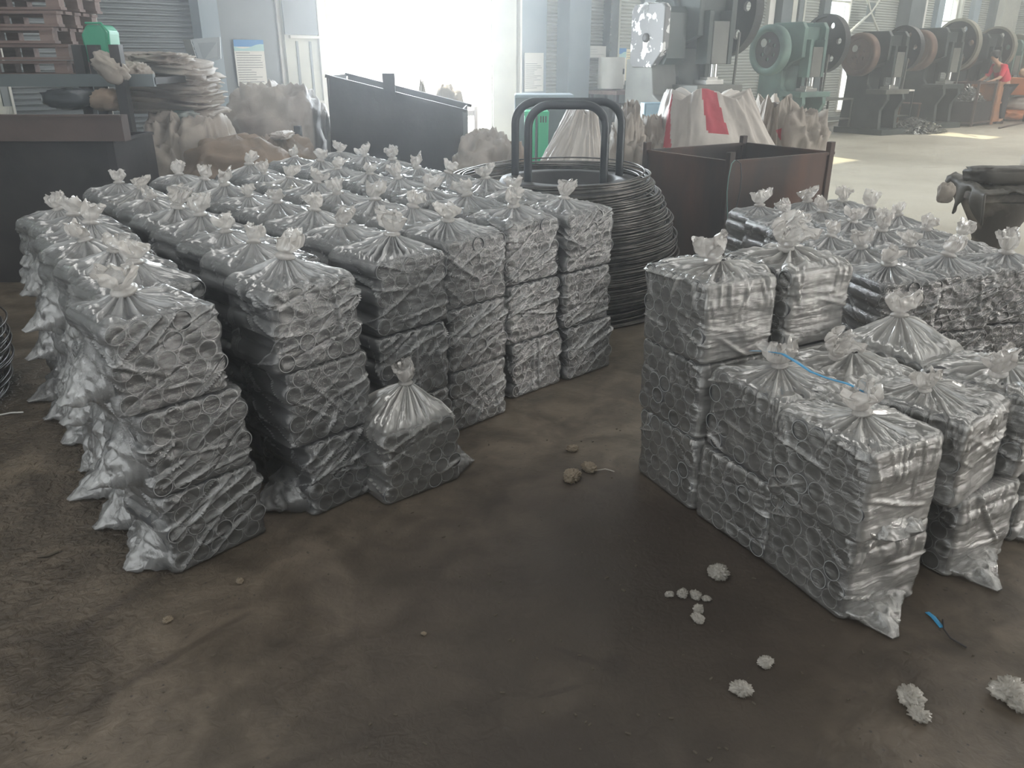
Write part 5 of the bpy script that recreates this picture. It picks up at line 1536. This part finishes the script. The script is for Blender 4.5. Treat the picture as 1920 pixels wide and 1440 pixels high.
# ------------------------------------------------------------------ person in red bending over the work
def skin_body(name, joints, edges_, m, parent, sub=2):
    me = bpy.data.meshes.new(name)
    me.from_pydata([j[:3] for j in joints], edges_, [])
    me.materials.append(m)
    o = link(name, me, parent)
    o.modifiers.new('skin', 'SKIN')
    for i, j in enumerate(joints):
        sv = me.skin_vertices[0].data[i]; sv.radius = (j[3], j[4] if len(j) > 4 else j[3]); sv.use_root = (i == 0)
    sb = o.modifiers.new('sub', 'SUBSURF'); sb.levels = sub; sb.render_levels = sub
    dg = bpy.context.evaluated_depsgraph_get()
    m2 = bpy.data.meshes.new_from_object(o.evaluated_get(dg))
    o.modifiers.clear(); o.data = m2
    for p_ in m2.polygons: p_.use_smooth = True
    if not m2.materials: m2.materials.append(m)
    return o


pp = px_z(1868, 231)
pe = empty('person', (pp.x, pp.y, 0), WA + R(150), 'person in red shirt and dark trousers leaning over the crate beside the orange tub', 'person')
# local frame: faces +x
J = [(0, 0, 0.92, .14, .12), (0.10, 0, 1.10, .13, .12), (0.24, 0, 1.28, .15, .12), (0.34, 0, 1.40, .06), (0.40, 0, 1.46, .055), (0.45, 0, 1.53, .085, .09), (0.48, 0, 1.60, .08),
     (0.26, 0.19, 1.33, .06), (0.38, 0.24, 1.08, .045), (0.60, 0.18, 0.98, .034), (0.68, 0.16, 0.97, .028),
     (0.26, -0.19, 1.33, .06), (0.38, -0.24, 1.08, .045), (0.60, -0.18, 0.98, .034), (0.68, -0.16, 0.97, .028),
     (0.0, 0.10, 0.84, .10), (0.06, 0.12, 0.48, .07), (-0.02, 0.12, 0.10, .045), (0.10, 0.12, 0.04, .035),
     (0.0, -0.10, 0.84, .10), (0.06, -0.12, 0.48, .07), (-0.02, -0.12, 0.10, .045), (0.10, -0.12, 0.04, .035)]
E_ = [(0, 1), (1, 2), (2, 3), (3, 4), (4, 5), (5, 6), (2, 7), (7, 8), (8, 9), (9, 10), (2, 11), (11, 12), (12, 13), (13, 14), (0, 15), (15, 16), (16, 17), (17, 18), (0, 19), (19, 20), (20, 21), (21, 22)]
skin_body('body', J, E_, M['skin'], pe)
K = 1.4
sh = [J[i] for i in (0, 1, 2, 7, 8, 11, 12)]
sh = [(x, y, z, *[r * K for r in rs_]) for x, y, z, *rs_ in sh]
skin_body('shirt', sh, [(0, 1), (1, 2), (2, 3), (3, 4), (2, 5), (5, 6)], M['red'], pe)
tr_ = [J[i] for i in (0, 15, 16, 17, 19, 20, 21)]
tr_ = [(x, y, z, *[r * K for r in rs_]) for x, y, z, *rs_ in tr_]
skin_body('trousers', tr_, [(0, 1), (1, 2), (2, 3), (0, 4), (4, 5), (5, 6)], M['trousers'], pe)
link('hair', blob_mesh('hair', (0.23, 0.21, 0.22), 71, M['hair'], 24, 16, 0.06, 3, sq=2), pe, loc=(0.43, 0, 1.50))
for s in (-1, 1):
    for q in range(5):
        a = (q - 2) * 0.35
        MB().tube([(0.66, s * 0.16, 0.97), (0.71, s * 0.16 + 0.02 * a * 2, 0.965), (0.75 - 0.01 * abs(q - 2), s * 0.16 + 0.035 * a * 2, 0.945)], 0.008, 6, rs=[0.010, 0.009, 0.007]).build('finger', M['skin'], pe)
    MB().lathe([(0.045, 0), (0.05, 0.05), (0.03, 0.08)], (-0.02, s * 0.12, 0.0), n=12).box((0.05, s * 0.12, 0.025), (0.2, 0.09, 0.05)).build('shoe', M['dark_steel'], pe, bevel=0.01)

# ------------------------------------------------------------------ drum with dark cloth at right
pd = px_at(1868, 400, 5.75)
o = empty('stained_drum', (pd.x, pd.y, 0), 0, 'stained tapered block stand under the dark cloth, right edge', 'stand')
zt_ = px_at(1850, 372, 5.75).z
MB().lathe([(0.17, 0), (0.13, 0.05), (0.12, zt_ * 0.5), (0.17, zt_ * 0.72), (0.25, zt_ * 0.96), (0.25, zt_)], (0, 0, 0), n=24).build('block', M['stump'], o)
MB().box((0.02, 0, zt_ + 0.03), (0.56, 0.42, 0.06)).build('top_slab', M['stump'], o, bevel=0.01)
nn = 40
u = np.linspace(-1, 1, nn)[None, :]; v = np.linspace(-1, 1, nn)[:, None]
Xc = 0.33 * u - 0.03 + 0 * v; Yc = 0.26 * v + 0 * u
hang = np.clip(-u - 0.72, 0, 1) / 0.28
Zc = zt_ + 0.085 + 0.035 * ridged(Xc * 7 + 3, Yc * 7, 1.0, 4) + 0.02 * vnoise(Xc * 6, Yc * 6) + 0.05 * np.clip(v, 0, 1) - 0.20 * hang * (0.7 + 0.5 * np.sin(v * 5))
Xc = Xc + 0.10 * hang - 0.03 * hang * np.sin(v * 9)
cl = grid_mesh('dark_cloth', np.stack([Xc, Yc, Zc], -1), M['tarp'], wrap_u=False)
o = link('dark_cloth', cl, loc=(pd.x, pd.y, 0)); md = o.modifiers.new('thick', 'SOLIDIFY'); md.thickness = 0.012
tag(o, 'dark oily cloth draped over the stand at the right edge', 'cloth')
p = px_at(1772, 372, 5.6)
o = link('glove', blob_mesh('glove', (0.11, 0.06, 0.13), 75, M['sack'], 28, 18, 0.3, 2.5), loc=(p.x, p.y, p.z - 0.03)); tag(o, 'pale grey glove hanging from the left end of the dark cloth', 'glove')
o = link('rolled_cloth', blob_mesh('rolled_cloth', (0.46, 0.2, 0.11), 76, M['tarp'], 40, 20, 0.2, 3, sq=4), loc=(pd.x + 0.02, pd.y + 0.04, zt_ + 0.10)); tag(o, 'folded brown grey cloth lying on the dark draped cloth', 'cloth')

# ------------------------------------------------------------------ small things on the floor
def fluff(x, y, w, label, seed, h=0.6, m='fluff'):
    p_ = px_z(x, y); k_ = (p_.y * math.cos(TH) + CH * math.sin(TH)) / F_PX
    s_ = w * k_
    mb = MB(); rn_ = random.Random(seed)
    me = blob_mesh('fluff', (s_, s_ * 0.8, s_ * h), seed, M[m], 44, 28, 0.85, 3.6, sq=2)
    o_ = link('fluff_clump', me, loc=(p_.x, p_.y, 0.001), rot=(0, 0, seed)); return tag(o_, label, 'fluff', 'white fluff clumps on the floor')


FL = [(1390, 1300, 34, 'oval white fluff lump alone on the open floor'), (1434, 1248, 26, 'thin white fluff wisp above the oval lump'), (1704, 1316, 44, 'upper of two white fluff lumps near the bottom right'),
      (1722, 1347, 34, 'lower of two white fluff lumps near the bottom right'), (1886, 1305, 54, 'largest pale fluff lump at the right frame edge'), (1905, 1325, 40, 'smaller lump touching the largest fluff at the right edge'),
      (1347, 1082, 34, 'ragged grey fluff before the left face of the right block'), (1255, 1118, 14, 'leftmost small dot in the row of four fluff dots'), (1279, 1118, 20, 'second dot in the row of four fluff dots'),
      (1304, 1121, 20, 'third dot in the row of four fluff dots'), (1324, 1126, 14, 'rightmost dot in the row of four fluff dots'), (1309, 1147, 20, 'upper of two touching fluff dots below the row'),
      (1307, 1164, 22, 'lower of two touching fluff dots below the row')]
for k, (x, y, w, l) in enumerate(FL): fluff(x, y, w, l, 100 + k)
M['fluff2'] = film_mat('dirty_fluff', tint=(0.45, 0.37, 0.27), gloss=0.2, base=0.75, rough=0.5)
for k, (x, y, w, l) in enumerate([(1073, 899, 34, 'larger tan fluff tuft on the open floor between the blocks'), (1105, 882, 26, 'smaller tan fluff tuft right of the larger tan one'), (1073, 845, 18, 'little pale fluff tuft above the tan ones'),
                                  (315, 1165, 16, 'tiny pale crumb on the floor below the front left bag'), (450, 1092, 14, 'tiny tan crumb right of the front left bag'), (795, 1190, 9, 'tiny white chip on the open floor, lower middle')]):
    fluff(x, y, w, l, 130 + k, 0.5, 'fluff2')
crumb = random.Random(8)
mb = MB()
for k in range(260):
    x = crumb.uniform(0, 1920); y = crumb.uniform(760, 1438); p_ = px_z(x, y)
    s_ = crumb.uniform(0.0015, 0.005)
    m3 = Matrix.Rotation(crumb.random() * 6.28, 3, 'Z')
    mb.box((p_.x, p_.y, s_ * 0.4), (s_ * crumb.uniform(1, 3.5), s_, s_ * 0.8), m3)
o = mb.build('dirt_crumbs', M['dirt']); tag(o, 'fine dark dirt crumbs scattered over the near floor', 'dirt', kind='stuff')
# twigs, wire, strips
def strand(name, pts, r, m, label, cat):
    o_ = MB().tube([px_z(x, y, z) for x, y, z in pts], r, 6).build(name, m); return tag(o_, label, cat)


strand('black_wire', [(1768, 1162, .004), (1770, 1180, .012), (1782, 1196, .004), (1812, 1214, .004)], 0.0025, M['dark_steel'], 'short bent black wire on the floor under the right block', 'wire')
strand('dark_twig', [(70, 1044, .004), (90, 1042, .006), (110, 1034, .004)], 0.004, M['dirt'], 'dark curved twig on the rough floor at left', 'twig')
strand('pale_strip', [(0, 778, .004), (20, 774, .008), (44, 773, .004)], 0.004, M['white'], 'short white plastic strip on the floor at the left edge', 'strip')
strand('pale_strip', [(1118, 882, .004), (1135, 879, .010), (1152, 884, .004)], 0.002, M['fluff'], 'thin straw beside the tan tufts', 'straw')


def ribbon(pts, w, m, label, name='blue_strap'):
    vs = []; fs = []
    for i, p_ in enumerate(pts):
        d = (pts[min(i + 1, len(pts) - 1)] - pts[max(0, i - 1)]); n_ = Vector((-d.y, d.x, 0)).normalized() * w / 2
        for z in (0, 0.0012): vs += [p_ + n_ + Vector((0, 0, z)), p_ - n_ + Vector((0, 0, z))]
    for i in range(len(pts) - 1):
        a, b = i * 4, i * 4 + 4
        fs += [(a, a + 1, b + 1, b), (a + 2, b + 2, b + 3, a + 3), (a, b, b + 2, a + 2), (a + 1, a + 3, b + 3, b + 1)]
    o_ = MB().add(vs, fs, 0, True).build(name, m); return tag(o_, label, 'strap')


ribbon([px_z(x, y, z) for x, y, z in ((1408, 658, .60), (1440, 659, .63), (1468, 664, .665), (1495, 680, .665), (1520, 697, .655), (1550, 709, .64), (1590, 720, .635), (1620, 735, .63), (1644, 752, .60))], 0.013, M['strap'], 'thin blue strap lying across the knots of the near right bags')
ribbon([px_z(x, y, z) for x, y, z in ((1738, 1148, .003), (1750, 1157, .006), (1766, 1177, .003))], 0.014, M['strap'], 'short piece of blue strap on the floor under the right block')

# ------------------------------------------------------------------ added haze volume in the hall, mostly standing in for lens glare
HAZE = 0.016
if HAZE > 0:
    hm = bpy.data.materials.new('glare_haze'); hm.use_nodes = True
    nt = hm.node_tree
    for n in list(nt.nodes): nt.nodes.remove(n)
    out = nt.nodes.new('ShaderNodeOutputMaterial'); vs_ = nt.nodes.new('ShaderNodeVolumeScatter')
    vs_.inputs['Color'].default_value = (0.93, 0.96, 1.0, 1); vs_.inputs['Density'].default_value = HAZE; vs_.inputs['Anisotropy'].default_value = 0.74
    nt.links.new(vs_.outputs[0], out.inputs['Volume'])
    o = MB().box((0, 0, (ROOM_H - 0.1) / 2), (ROOM_R - ROOM_L - 0.3, ROOM_D - 0.1, ROOM_H - 0.12)).build('haze', hm, loc=(hall_c.x, hall_c.y, 0), rot=(0, 0, WA))
    tag(o, 'thin added haze in the hall air, standing in for gate glare', 'haze', kind='stuff')
